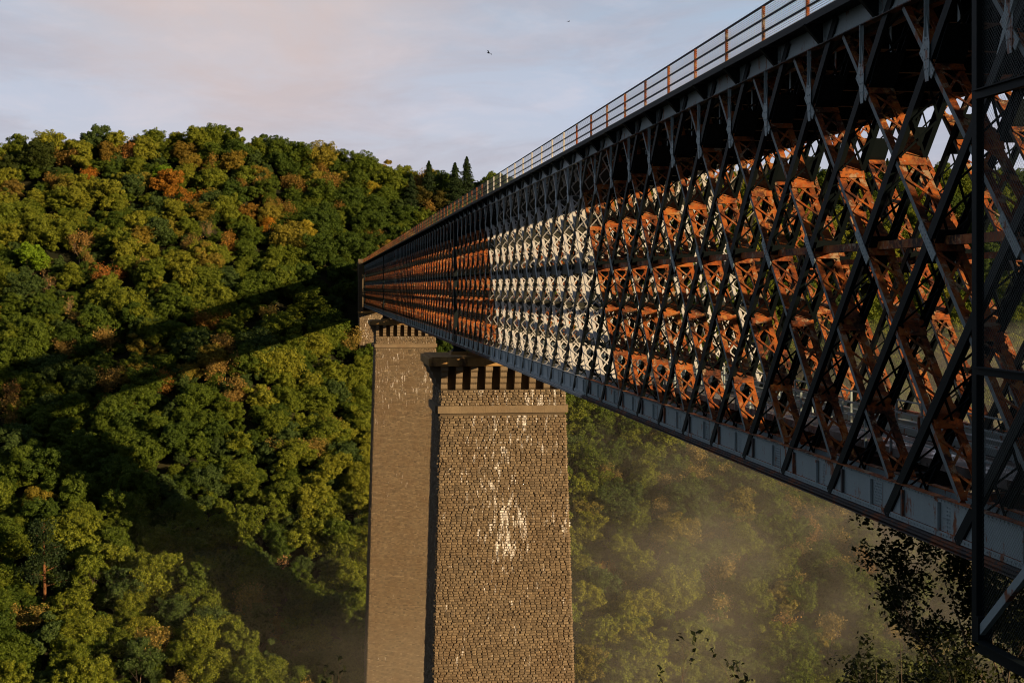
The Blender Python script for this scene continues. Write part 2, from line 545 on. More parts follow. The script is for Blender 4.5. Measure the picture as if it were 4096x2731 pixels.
def merge_transformed(name, items, mats_parent):
    """items: list of (mesh, location); one joined mesh"""
    vs = []; fs = []; mi = []; mats = []; off = 0
    for me_, loc in items:
        n = len(me_.vertices); co = np.empty(3 * n, dtype=np.float32); me_.vertices.foreach_get('co', co)
        vs.append(co.reshape(-1, 3) + np.array(loc, dtype=np.float32))
        nf = len(me_.polygons); lv = np.empty(4 * nf, dtype=np.int32); me_.loops.foreach_get('vertex_index', lv)
        fs.append(lv + off); off += n
        local = np.zeros(nf, dtype=np.int32); me_.polygons.foreach_get('material_index', local)
        idx = []
        for m in me_.materials:
            if m not in mats: mats.append(m)
            idx.append(mats.index(m))
        mi.append(np.array(idx, dtype=np.int32)[local])
    V = np.concatenate(vs); F = np.concatenate(fs); M = np.concatenate(mi); nf = len(M)
    me_ = bpy.data.meshes.new(name)
    me_.vertices.add(len(V)); me_.vertices.foreach_set('co', V.ravel())
    me_.loops.add(len(F)); me_.loops.foreach_set('vertex_index', F)
    me_.polygons.add(nf); me_.polygons.foreach_set('loop_start', np.arange(0, 4 * nf, 4, dtype=np.int32))
    for m in mats: me_.materials.append(m)
    me_.polygons.foreach_set('material_index', M)
    me_.update(calc_edges=True)
    return me_


N_IND = 48
for kind, pname in (('back', 'lattice_strut'), ('fore', 'diagonal_strut')):
    ys = []
    k = 0
    while True:
        yf = PHASE + PITCH * k
        top = yf + (10.8 if kind == 'back' else -10.8)
        if min(yf, top) > Y1: break
        if min(yf, top) >= Y0 - 8 and max(yf, top) <= Y1 + 0.5: ys.append(yf)
        k += 1
        if k > 130: break
    for gx, side in ((XL, 'l'), (XR, 'r')):
        rest = []
        for j, yf in enumerate(ys):
            mid = yf + (5.4 if kind == 'back' else -5.4)
            new = is_new(mid)
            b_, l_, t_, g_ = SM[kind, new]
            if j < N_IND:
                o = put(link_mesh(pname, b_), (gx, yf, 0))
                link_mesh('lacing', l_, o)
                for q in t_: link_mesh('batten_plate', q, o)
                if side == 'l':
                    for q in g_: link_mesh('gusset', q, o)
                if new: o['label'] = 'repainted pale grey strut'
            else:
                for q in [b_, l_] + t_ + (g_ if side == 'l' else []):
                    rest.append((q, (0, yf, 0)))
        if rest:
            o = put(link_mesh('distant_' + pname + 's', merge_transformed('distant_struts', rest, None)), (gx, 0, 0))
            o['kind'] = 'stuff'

# chords -------------------------------------------------------------
SEG = [(Y0, NEW0, False), (NEW0, NEW1, True), (NEW1, Y1, False)]


def rivet_rows(mb, x, y0, y1, z, step, r=0.016, m=0):
    n = int((y1 - y0) / step)
    for i in range(n):
        y = y0 + (i + 0.5) * step
        mb.box(x - 0.014, x, y - r, y + r, z - r, z + r, m)


for which in ('bottom', 'top'):
    for gx, side in ((XL, 'l'), (XR, 'r')):
        mb = MB()
        for (a, b, new) in SEG:
            mo = 1 if new else 0; mi_ = 3 if new else 2
            if which == 'bottom': z0, z1 = -4.90, -4.13
            else: z0, z1 = 5.93, 6.44
            mb.box(gx + 0.025, gx + 0.045, a, b, z0, z1, mi_, mo)
            mb.box(gx + T - 0.045, gx + T - 0.025, a, b, z0, z1, mi_, mo)
            # edge angles
            for ze in ((z1 - 0.10, z1) if which == 'bottom' else (z0, z0 + 0.10),):
                mb.box(gx + 0.005, gx + 0.0245, a, b, ze[0], ze[1], mi_, mo)
            if which == 'bottom':
                mb.box(gx - 0.07, gx + 0.10, a, b, z1 + 0.001, z1 + 0.020, 2 if not new else 3)
                mb.box(gx + T - 0.10, gx + T + 0.06, a, b, z1 + 0.001, z1 + 0.020, 2 if not new else 3)
                mb.box(gx - 0.02, gx + 0.0245, a, b, z0, z0 + 0.12, mi_, mo)
                for i, (zz_, ex) in enumerate(((-4.925, 0.10), (-4.965, 0.16), (-5.005, 0.10), (-5.045, 0.16))):
                    mb.box(gx - ex, gx + T + ex, a, b, zz_ - 0.022, zz_, 4 if not new else 3)
            else:
                mb.box(gx - 0.10, gx + 0.12, a, b, z0 - 0.020, z0 - 0.001, 4 if not new else 3)
                mb.box(gx + T - 0.12, gx + T + 0.10, a, b, z0 - 0.020, z0 - 0.001, 4 if not new else 3)
            if side == 'l':
                # stiffeners and riveted splice plates on every panel
                k0 = int((a - PHASE) / PITCH) ; k1 = int((b - PHASE) / PITCH) + 1
                for k in range(k0, k1):
                    yy = PHASE + PITCH * k
                    if not (a + 0.3 < yy < b - 0.3): continue
                    if which == 'bottom':
                        mb.box(gx - 0.045, gx + 0.004, yy - 0.52, yy - 0.44, z0 + 0.12, z1 - 0.10, 4 if not new else mo)
                        mb.box(gx - 0.045, gx + 0.004, yy + 1.28, yy + 1.36, z0 + 0.12, z1 - 0.10, mo)
                        y2 = yy + 0.9
                        for w_ in (0, 0.07, 0.14, 0.21, 0.28):
                            if k % 2: rivet_rows(mb, gx + 0.012, y2 + w_, y2 + w_ + 0.05, z0 + 0.38, 0.05, m=mo)
                    if yy < 110:
                        if k % 2 == 0:
                            mb.box(gx + 0.014, gx + 0.0245, yy + 0.7, yy + 1.20, z0 + 0.13, z1 - 0.11, mi_, mo)
                            for i in range(5):
                                for j in range(8):
                                    y2 = yy + 0.76 + i * 0.09 + (0.04 if j % 2 else 0); z2 = z0 + 0.16 + j * (z1 - z0 - 0.32) / 7
                                    mb.box(gx - 0.002, gx + 0.014, y2 - 0.015, y2 + 0.015, z2 - 0.015, z2 + 0.015, mo)
                        else:
                            for i in range(2):
                                for j in range(7):
                                    y2 = yy + 0.85 + i * 0.12; z2 = z0 + 0.16 + j * (z1 - z0 - 0.32) / 6
                                    mb.box(gx + 0.010, gx + 0.0245, y2 - 0.015, y2 + 0.015, z2 - 0.015, z2 + 0.015, mo)
                if a < 110:
                    rivet_rows(mb, gx + 0.004, a, min(b, 110), (z1 - 0.05) if which == 'bottom' else z0 + 0.05, 0.16, m=mo)
                    if which == 'bottom': rivet_rows(mb, gx - 0.021, a, min(b, 110), z0 + 0.06, 0.16, m=mo)
        o = mb.build(which + '_chord', [BLUE, PALE_SHADE, RUST, PALE, DRUST]); put(o)

# hangers below the top chord, brackets under the footway -----------------
def hanger_mesh(new):
    mb = MB()
    mb.box(-0.03, -0.01, -0.05, 0.05, 4.9, 5.92)
    mb.box(-0.10, -0.031, -0.010, 0.010, 5.05, 5.92)
    i = len(mb.v)
    prof = [(-0.05, 5.45), (0.05, 5.45), (0.17, 5.0), (0.17, 4.75), (0.04, 4.15), (-0.12, 4.15), (-0.17, 4.9)]
    for x in (-0.062, -0.052):
        mb.v += [(x, y, z) for y, z in prof]
    n = len(prof)
    # fan of quads keeps every face four sided
    for off_, flip in ((0, True), (n, False)):
        for q in ((0, 1, 2, 6), (2, 3, 4, 6), (4, 5, 6, 6)):
            if q[2] == q[3]: q = (4, 5, 6)
            qq = tuple(i + off_ + t for t in q)
            mb.f.append(qq if not flip else qq[::-1]); mb.m.append(0)
    for t_ in range(n):
        a = i + t_; b = i + (t_ + 1) % n
        mb.f.append((a, b, b + n, a + n)); mb.m.append(0)
    for z in (4.4, 4.6, 4.8, 5.0, 5.2, 5.35):
        for y in ((-0.07, 0.06) if z < 5.1 else (0,)):
            mb.box(-0.076, -0.062, y - 0.016, y + 0.016, z - 0.016, z + 0.016)
    mb.box(T + 0.01, T + 0.03, -0.05, 0.05, 4.4, 5.92)
    return mb.mesh('hanger', [PALE_SHADE if new else BLUE])


def bracket_mesh(new):
    mb = MB(); i = len(mb.v)
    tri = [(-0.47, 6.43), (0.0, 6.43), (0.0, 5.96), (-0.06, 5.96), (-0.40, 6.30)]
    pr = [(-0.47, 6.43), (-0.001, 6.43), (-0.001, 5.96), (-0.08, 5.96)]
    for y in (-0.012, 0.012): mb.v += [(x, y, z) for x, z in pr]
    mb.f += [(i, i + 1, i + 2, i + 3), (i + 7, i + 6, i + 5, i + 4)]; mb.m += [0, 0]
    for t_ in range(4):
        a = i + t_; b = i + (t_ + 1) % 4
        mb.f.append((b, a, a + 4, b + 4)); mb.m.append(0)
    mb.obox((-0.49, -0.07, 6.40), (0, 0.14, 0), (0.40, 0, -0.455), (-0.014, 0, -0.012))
    return mb.mesh('bracket', [PALE_DEEP_SHADE if new else DARK])


HM = {n: hanger_mesh(n) for n in (False, True)}
BM = {n: bracket_mesh(n) for n in (False, True)}
rest_h = []; rest_b = []
k = 0
while PHASE + PITCH * k < Y1 - 1:
    y = PHASE + PITCH * k; k += 1
    if y < Y0 + 1: continue
    yh = y + 1.8
    if k < 92:
        put(link_mesh('hanger', HM[is_new(yh)]), (XL, yh, 0))
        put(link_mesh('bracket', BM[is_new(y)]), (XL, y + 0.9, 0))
    else:
        rest_h.append((HM[False], (XL, yh, 0))); rest_b.append((BM[False], (XL, y + 0.9, 0)))


def merge_any(name, items):
    mb = MB()
    for me_, loc in items:
        i = len(mb.v); mb.v += [(v.co.x + loc[0], v.co.y + loc[1], v.co.z + loc[2]) for v in me_.vertices]
        for p in me_.polygons: mb.f.append(tuple(i + q for q in p.vertices)); mb.m.append(0)
    return mb.mesh(name, list(items[0][0].materials))


o = put(link_mesh('distant_hangers', merge_any('distant_hangers', rest_h))); o['kind'] = 'stuff'
o = put(link_mesh('distant_brackets', merge_any('distant_brackets', rest_b))); o['kind'] = 'stuff'

# deck, cross beams, bracing -----------------------------------------
XD0, XD1 = 11.72, 20.25
mb = MB()
mb.box(XD0, XD1, Y0 - 3, Y1 + 8, 6.47, 6.56)
mb.box(XD0, XD0 + 0.03, Y0 - 3, Y1 + 8, 6.38, 6.469)
mb.box(XD1 - 0.03, XD1, Y0 - 3, Y1 + 8, 6.38, 6.469)
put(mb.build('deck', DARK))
mb = MB()
for x in (14.2, 15.3, 16.7, 17.8):
    mb.box(x - 0.012, x + 0.012, Y0, Y1, 6.02, 6.46)
    mb.box(x - 0.1, x + 0.1, Y0, Y1, 6.0, 6.019)
put(mb.build('deck_stringers', DARK))

cb = MB()
cb.box(T, XR - XL, -0.011, 0.011, 5.70, 6.46)
cb.box(T, XR - XL, -0.12, 0.12, 5.68, 5.699)
for i in range(6):
    x = T + 0.5 + i * 1.1
    cb.box(x - 0.03, x + 0.03, -0.06, -0.012, 5.70, 6.46)
CBM = cb.mesh('cross_beam', [DARK])
fb = MB()   # floor beam at bottom chord level
fb.box(T, XR - XL, -0.010, 0.010, -4.85, -4.45)
fb.box(T, XR - XL, -0.11, 0.11, -4.449, -4.43)
fb.box(T, XR - XL, -0.11, 0.11, -4.87, -4.851)
FBM = fb.mesh('floor_beam', [DRUST]); FBN = fb.mesh('floor_beam', [PALE_DEEP_SHADE])
xb = MB()
xb.bar((T, 0, -4.62), (XR - XL, 3.6, -4.62), 0.12, 0.02, (0, 0, 1))
xb.bar((XR - XL, 0, -4.65), (T, 3.6, -4.65), 0.12, 0.02, (0, 0, 1))
XBM = xb.mesh('wind_brace', [DRUST])
sb = MB()   # sway frames between the girders, every third panel
sb.bar((T, 0, 0.95), (XR - XL, 0, 0.95), 0.18, 0.02, (0, 1, 0))
sb.bar((T, 0.03, 0.95 + 0.14), (XR - XL, 0.03, 0.95 + 0.14), 0.16, 0.02, (0, 0, 1))
SBM = sb.mesh('sway_frame', [RUST])
far_c = []; far_f = []; far_x = []
k = 0
while PHASE + PITCH * k < Y1 - 1:
    y = PHASE + PITCH * k; k += 1
    if y < Y0 + 1: continue
    far = k > 62
    if not far:
        put(link_mesh('cross_beam', CBM), (XL, y, 0))
        put(link_mesh('floor_beam', FBN if is_new(y) else FBM), (XL, y + 0.2, 0))
        put(link_mesh('wind_brace', XBM), (XL, y + 0.2, 0))
    else:
        far_c.append((CBM, (XL, y, 0))); far_f.append((FBM, (XL, y + 0.2, 0))); far_x.append((XBM, (XL, y + 0.2, 0)))
for nm, it in (('distant_cross_beams', far_c), ('distant_floor_beams', far_f), ('distant_wind_braces', far_x)):
    o = put(link_mesh(nm, merge_any(nm, it))); o['kind'] = 'stuff'
mb = MB()   # the horizontal mid-height rail of both girders
for gx in (XL, XR):
    mb.box(gx + 0.20, gx + 0.42, Y0, NEW0, 0.86, 1.04, 0)
    mb.box(gx + 0.20, gx + 0.42, NEW0, NEW1, 0.70, 1.20, 1)
    mb.box(gx + 0.20, gx + 0.42, NEW1, Y1, 0.80, 1.10, 0)
put(mb.build('mid_rail', [RUST, PALE_DEEP_SHADE]))

# posts over piers and at the ends
def post(y, w_=0.34):
    mb = MB()
    for gx in (XL, XR):
        mb.box(gx - 0.13, gx - 0.10, y - w_, y + w_, -4.9, 6.42)
        mb.box(gx - 0.0995, gx + T + 0.10, y - w_ + 0.02, y - w_ + 0.05, -4.12, 5.9)
        mb.box(gx - 0.0995, gx + T + 0.10, y + w_ - 0.05, y + w_ - 0.02, -4.12, 5.9)
        mb.box(gx + T + 0.1005, gx + T + 0.13, y - w_, y + w_, -4.9, 6.42)
    put(mb.build('bearing_post', DARK))


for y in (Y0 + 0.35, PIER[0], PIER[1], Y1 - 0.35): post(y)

# service walkway inside, low between the girders
mb = MB(); mb.box(14.75, 16.25, Y0, Y1, -4.24, -4.18)
mb.box(14.72, 14.7499, Y0, Y1, -4.34, -4.12); mb.box(16.2501, 16.28, Y0, Y1, -4.34, -4.12)
wk = put(mb.build('walkway', DECKM))
hr = MB()
for x in (14.70, 16.30):
    for z in (-3.16, -3.52, -3.85): hr.box(x - 0.022, x + 0.022, Y0, Y1, z - 0.02, z + 0.02)
    y = Y0
    while y < 200:
        hr.box(x - 0.03, x + 0.03, y - 0.03, y + 0.03, -4.3, -3.181); y += 1.8
o = hr.build('handrail', BLUE, wk)
mb = MB()
for x in (17.6,):   # side gangway plate girder, seen behind the walkway
    mb.box(x, x + 0.02, Y0, Y1, -4.42, -4.0); mb.box(x - 0.10, x + 0.12, Y0, Y1, -3.999, -3.98)
put(mb.build('stringer_girder', BLUE))

# railing ------------------------------------------------------------
def railing(x, outward, name='railing'):
    r = MB()
    for z, h in ((7.56, 0.045), (7.20, 0.035), (6.86, 0.035)):
        r.box(x - 0.03, x + 0.03, Y0 - 3, Y1 + 8, z - h, z, 0)
    root = put(r.build(name, DARK))
    pm = {}
    for key, m in (('old', RUST), ('new', PALE)):
        q = MB(); q.box(x - 0.028, x + 0.028, -0.03, 0.03, 6.561, 7.514, 0, None)
        q.box(min(x + outward * 0.031, x + outward * 0.050), max(x + outward * 0.031, x + outward * 0.050), -0.04, 0.04, 6.40, 7.515, 0)
        pm[key] = q.mesh('post', [m])
    pts = []; k = 0
    while PHASE + 0.9 + PITCH * k < Y1 + 6: pts.append(PHASE + 0.9 + PITCH * k); k += 1
    rest = []
    for j, y in enumerate(pts):
        if y < Y0 - 2: continue
        me_ = pm['new' if is_new(y) else 'old']
        if j < 98:
            o = link_mesh('post', me_, root); o.location = (0, y, 0)
        else: rest.append((me_, (0, y, 0)))
    if rest:
        o = link_mesh('distant_posts', merge_any('distant_posts', rest), root); o['kind'] = 'stuff'
    q = MB(); q.quad((x + 0.0, Y0 - 3, 6.57), (x + 0.0, Y0 - 3, 7.50), (x + 0.0, Y1 + 8, 7.50), (x + 0.0, Y1 + 8, 6.57))
    link_mesh('wire_mesh', q.mesh('wire_mesh', [WIRE]), root)


railing(XD0 + 0.10, -1)
railing(XD1 - 0.10, 1)

# ------------------------------------------------------------------ piers
rnd = random.Random(5)


def block_wall(quads, o, u, v_, w_, h, x0f, x1f, nrm, z_top, z_bot, ch=0.222, bw=0.47):
    pass


def toned(Q, TN, root):
    me_ = quads_mesh('masonry_blocks', np.array(Q), [STONE])
    a = me_.attributes.new('tone', 'FLOAT', 'FACE'); a.data.foreach_set('value', np.asarray(TN, dtype=np.float32))
    return link_mesh('masonry_blocks', me_, root)


def pier(yc, zbase, label, cat='pier'):
    root = empty('stone_pier', (16.0, yc, zbase))
    tag(root, label, cat, 'granite piers under the viaduct')
    C = Vector((16.0, yc, 0))
    bat = 0.028
    hx0, hy0, ztop = 5.42, 3.95, -8.85
    def half(z): return hx0 + bat * (ztop - z), hy0 + bat * (ztop - z)
    rel = Vector((0, 0, -zbase))
    # core
    core = MB()
    hx1, hy1 = half(zbase)
    b = [(-hx1, -hy1), (hx1, -hy1), (hx1, hy1), (-hx1, hy1)]; t = [(-hx0, -hy0), (hx0, -hy0), (hx0, hy0), (-hx0, hy0)]
    for i in range(4):
        j = (i + 1) % 4
        core.quad((*b[i], 0), (*b[j], 0), (*t[j], ztop - zbase), (*t[i], ztop - zbase))
    core.quad(*[(*p, ztop - zbase) for p in t])
    core.box(-hx0 + 0.45, hx0 - 0.45, -hy0 + 0.45, hy0 - 0.45, ztop - zbase + 0.001, -6.75 - zbase)
    core.build('core', JOINT, root)
    # rusticated blocks
    Q = []; TN = []
    CH = 0.222
    rg = np.random.RandomState(int(yc))
    n_course = int((ztop - zbase) / CH)
    for ci in range(n_course):
        z1 = ztop - ci * CH; z0 = z1 - CH
        if -10.86 < z1 < -10.2: continue
        hx, hy = half(z1); hxb, hyb = half(z0)
        for face in ('f', 'l', 'r'):
            half_w, d0, d1 = (hx, hy, hyb) if face == 'f' else (hy, hx, hxb)
            if face == 'r' and z0 < -60: continue
            s = -half_w - (rg.rand() * 0.4)
            while s < half_w - 0.02:
                wd = rg.uniform(0.38, 0.54)
                a = max(s, -half_w); e = min(s + wd, half_w); s += wd
                if half_w - e < 0.12: e = half_w; s = half_w
                if e - a < 0.08: continue
                g = 0.009
                pr = rg.uniform(0.09, 0.19)
                iw = min(0.10, (e - a) * 0.25); ih = 0.05
                a0, a1 = a + 0.003, e - 0.003; c0, c1 = z0 + g, z1 - g
                o8 = [(a0, c0, 0.004), (a1, c0, 0.004), (a1, c1, 0.004), (a0, c1, 0.004)]
                j = lambda k: rg.uniform(-k, k)
                i8 = [(a0 + iw * rg.uniform(.3, 1.3), c0 + ih * rg.uniform(.4, 1.4), pr * rg.uniform(.35, 1.1)), (a1 - iw * rg.uniform(.3, 1.3), c0 + ih * rg.uniform(.4, 1.4), pr * rg.uniform(.35, 1.1)),
                      (a1 - iw * rg.uniform(.3, 1.3), c1 - ih * rg.uniform(.2, 1), pr * rg.uniform(.35, 1.1)), (a0 + iw * rg.uniform(.3, 1.3), c1 - ih * rg.uniform(.2, 1), pr * rg.uniform(.35, 1.1))]
                dd = (d0 + d1) / 2
                def P(p):
                    q, z, e_ = p
                    dloc = d0 + (d1 - d0) * (z1 - z) / CH + e_
                    if face == 'f': return (q, -dloc, z - zbase)
                    if face == 'l': return (-dloc, -q, z - zbase)
                    return (dloc, q, z - zbase)
                O = [P(p) for p in o8]; I = [P(p) for p in i8]
                TN += [min(1, max(0, rg.normal(0.5, 0.2)))] * 5
                Q.append([I[0], I[1], I[2], I[3]])
                for k2 in range(4):
                    n2_ = (k2 + 1) % 4
                    Q.append([O[k2], O[n2_], I[n2_], I[k2]])
    toned(Q, TN, root)
    # string course
    mb = MB()
    hx, hy = half(-10.5)
    n = 11
    for i in range(n):
        a = -hx - 0.22 + i * (2 * hx + 0.44) / n
        mb.box(a + 0.004, a + (2 * hx + 0.44) / n - 0.004, -hy - 0.22, -hy + 0.3, -10.84 - zbase, -10.22 - zbase)
    mb.box(-hx - 0.42, -hx - 0.001, -hy + 0.301, hy + 0.2, -10.86 - zbase, -10.2 - zbase)
    mb.box(hx + 0.001, hx + 0.34, -hy + 0.301, hy + 0.2, -10.86 - zbase, -10.2 - zbase)
    mb.build('string_course', SMOOTH, root)
    # corbels: four stepped stones each
    def corbel(wid, first=False):
        c = MB()
        for k in range(4):
            z0 = -8.84 + k * 0.525; z1 = z0 + 0.52
            out = 0.16 + 0.26 * k
            ww = wid if k < 3 else wid + 0.06
            # rounded nose: two stacked boxes with a sloping underside
            i = len(c.v)
            x0, x1 = -ww / 2, ww / 2
            pr = [(0.46, z0), (-out + 0.20, z0), (-out + 0.03, z0 + 0.14), (-out, z0 + 0.22), (-out, z1), (0.46, z1)]
            for x in (x0, x1): c.v += [(x, y, z) for y, z in pr]
            m = len(pr)
            for t_ in range(m):
                a = i + t_; b_ = i + (t_ + 1) % m
                c.f.append((a, a + m, b_ + m, b_)); c.m.append(0)
            c.f.append(tuple(i + t_ for t_ in range(m))); c.m.append(0)
            c.f.append(tuple(i + m + t_ for t_ in range(m))[::-1]); c.m.append(0)
        return c.mesh('corbel', [SMOOTH])
    cm = corbel(0.56)
    xs = [-5.14 + i * (10.28 / 8) for i in range(9)]
    for x in xs:
        for sgn in (-1, 1):
            o = link_mesh('corbel', cm, root); o.location = (x, sgn * hy0, -zbase); o.rotation_euler = (0, 0, 0 if sgn < 0 else math.pi)
    for i in range(6):
        y = -3.6 + i * 7.2 / 5
        for sgn in (-1, 1):
            o = link_mesh('corbel', cm, root); o.location = (sgn * hx0, y, -zbase); o.rotation_euler = (0, 0, -math.pi / 2 if sgn < 0 else math.pi / 2)
    # cap slab
    mb = MB()
    n = 8; x0, x1 = -hx0 - 1.15, hx0 + 1.15
    for i in range(n):
        a = x0 + i * (x1 - x0) / n; b2 = x0 + (i + 1) * (x1 - x0) / n
        mb.box(a + 0.006, b2 - 0.006, -hy0 - 1.15, hy0 + 1.15, -6.735 - zbase, -6.02 - zbase)
    mb.box(x0 + 0.3, x1 - 0.3, -hy0 - 0.9, hy0 + 0.9, -6.019 - zbase, -5.92 - zbase)
    sl = mb.build('cap_slab', SLAB, root)
    bv = sl.modifiers.new('edge', 'BEVEL'); bv.width = 0.05; bv.segments = 1; bv.limit_method = 'ANGLE'
    # plinths that carry the bearings
    mb = MB()
    for gx in (XL, XR):
        cx_ = gx + T / 2 - 16.0
        mb.box(cx_ - 0.75, cx_ + 0.75, -1.1, 1.1, -5.919 - zbase, -5.62 - zbase)
    mb.build('bearing_plinth', SLAB, root)
    return root


pier(PIER[0], -97, 'nearer of the two tall tapering granite piers, streaked with white lime below its corbelled cap')
pier(PIER[1], -92, 'farther granite pier, narrower in view, standing just left of the nearer one')

# bearings: part of the bridge
for y in PIER:
    mb = MB()
    for gx in (XL, XR):
        c = gx + T / 2
        for k, (hw, hl, a, b) in enumerate(((0.62, 0.9, -5.619, -5.52), (0.52, 0.75, -5.519, -5.40), (0.45, 0.42, -5.399, -5.25), (0.50, 0.6, -5.249, -5.16), (0.55, 0.8, -5.159, -5.07))):
            mb.box(c - hw, c + hw, y - hl, y + hl, a, b)
    put(mb.build('bearing', DARK))

# far abutment --------------------------------------------------------
ab = empty('stone_abutment', (16.0, 395, -60))
tag(ab, 'far masonry abutment with a tall dark side wall where the viaduct meets the hill', 'abutment')
mb = MB()
mb.box(-5.2, 5.2, -5.2, 2.5, 0, 53.4, 0)
mb.build('abutment_body', JOINT, ab)
Q = []
rg = np.random.RandomState(9)
for ci in range(60):
    z1 = 53.3 - ci * 0.4; s = -5.2
    while s < 5.15:
        wd = min(rg.uniform(0.5, 0.95), 5.2 - s); a0, a1 = s + .02, s + wd - .02; s += wd
        pr = rg.uniform(.05, .2)
        for face in (0, 1):
            if face == 1 and abs(s) > 3.8: continue
            f = (lambda q, z, e: (q, -5.203 - e, z)) if face == 0 else (lambda q, z, e: (-5.203 - e, q - 1.3, z))
            O = [f(a0, z1 - .38, 0), f(a1, z1 - .38, 0), f(a1, z1, 0), f(a0, z1, 0)]
            m_ = min(0.1, (a1 - a0) * .3)
            I = [f(a0 + m_, z1 - .30, pr), f(a1 - m_, z1 - .28, pr * .7), f(a1 - m_, z1 - .07, pr), f(a0 + m_, z1 - .06, pr * .6)]
            if face == 1:
                O = O[::-1]; I = I[::-1]
            Q.append(I)
            for k2 in range(4): Q.append([O[k2], O[(k2 + 1) % 4], I[(k2 + 1) % 4], I[k2]])
toned(Q, np.repeat(rg.rand(len(Q) // 5), 5), ab)
mb = MB()
mb.box(-5.4, 5.4, -5.5, 2.6, 53.401, 53.9)
mb.build('cap_slab', SLAB, ab)
mb = MB()
mb.box(-5.25, -4.0, -2.3, 16, 28, 66.6); mb.box(4.0, 5.25, -2.3, 16, 28, 66.6)
mb.build('side_wall', JOINT, ab)
mb = MB()
mb.box(-5.38, -3.9, -2.5, -1.2, 66.601, 67.6); mb.box(3.9, 5.38, -2.5, -1.2, 66.601, 67.6)
mb.box(-5.3, -3.95, -1.19, 16, 66.601, 67.0); mb.box(3.95, 5.3, -1.19, 16, 66.601, 67.0)
mb.build('coping', SMOOTH, ab)

# ------------------------------------------------------------------ mesh screen at the near end, right edge of the view
XS = 11.35
scr = empty('mesh_screen', (XS, 22.0, -6.2))
tag(scr, 'tall dark steel frame with chicken wire standing close beside the near end of the viaduct', 'screen')
def sc(o): o.location = Vector((-XS, -22.0, 6.2)); return o
SY = 24.55; SZ0, SZ1 = -6.15, 12.5
mb = MB(); mb.box(XS - 0.07, XS + 0.07, SY - 0.17, SY + 0.02, SZ0 + 0.0, SZ1)
mb.box(XS - 0.10, XS + 0.16, SY - 0.30, SY - 0.171, SZ0, SZ0 + 0.5)
sc(mb.build('post', DARK, scr))
mb = MB(); mb.box(XS - 0.08, XS + 0.08, 19.2, 19.34, SZ0, SZ1); sc(mb.build('post', DARK, scr))
for z, h in ((3.33, 0.16), (-1.42, 0.14), (-6.15, 0.22), (8.3, 0.14)):
    mb = MB(); mb.box(XS - 0.10, XS + 0.02, 19.341, SY - 0.171, z - h / 2, z + h / 2)
    mb.box(XS - 0.16, XS - 0.101, 19.341, SY - 0.171, z + h / 2 - 0.02, z + h / 2)
    sc(mb.build('rail', DARK, scr))
mb = MB(); mb.bar((XS - 0.02, SY - 0.25, SZ0 + 0.25), (XS - 0.02, SY - 5.2, SZ0 + 4.2), 0.15, 0.10); sc(mb.build('diagonal_brace', BLUE, scr))
for z0, z1 in ((-6.0, -1.5), (-1.34, 3.24), (3.42, 8.2), (8.4, 12.5)):
    mb = MB(); mb.quad((XS + 0.03, SY + 0.16, z0), (XS + 0.03, 19.2, z0), (XS + 0.03, 19.2, z1), (XS + 0.03, SY + 0.16, z1))
    sc(mb.build('wire_panel', HEXW, scr))
mb = MB(); mb.bar((XS + 0.9, 24.2, 0.8), (XS + 0.1, 20.0, 5.2), 0.12, 0.10); mb.bar((XS + 0.9, 25.5, 4.2), (XS + 0.1, 20.0, 10.2), 0.12, 0.10)
sc(mb.build('stay_tube', BLUE, scr))

# ------------------------------------------------------------------ trees

def leaf_quads(C, Nn, size, rg, squash=0.7, jit=0.75):
    n = len(C)
    Nn = Nn + rg.normal(0, jit * 0.6, (n, 3)); Nn /= np.linalg.norm(Nn, axis=1)[:, None] + 1e-9
    a = rg.normal(0, 1, (n, 3)); u = np.cross(Nn, a); u /= np.linalg.norm(u, axis=1)[:, None] + 1e-9
    v = np.cross(Nn, u)
    s = size * rg.uniform(0.6, 1.35, n)[:, None]
    bend = Nn * s * 0.25
    return np.stack([C - u * s, C - v * s * squash + bend, C + u * s, C + v * s * squash - bend * 0.4], axis=1)


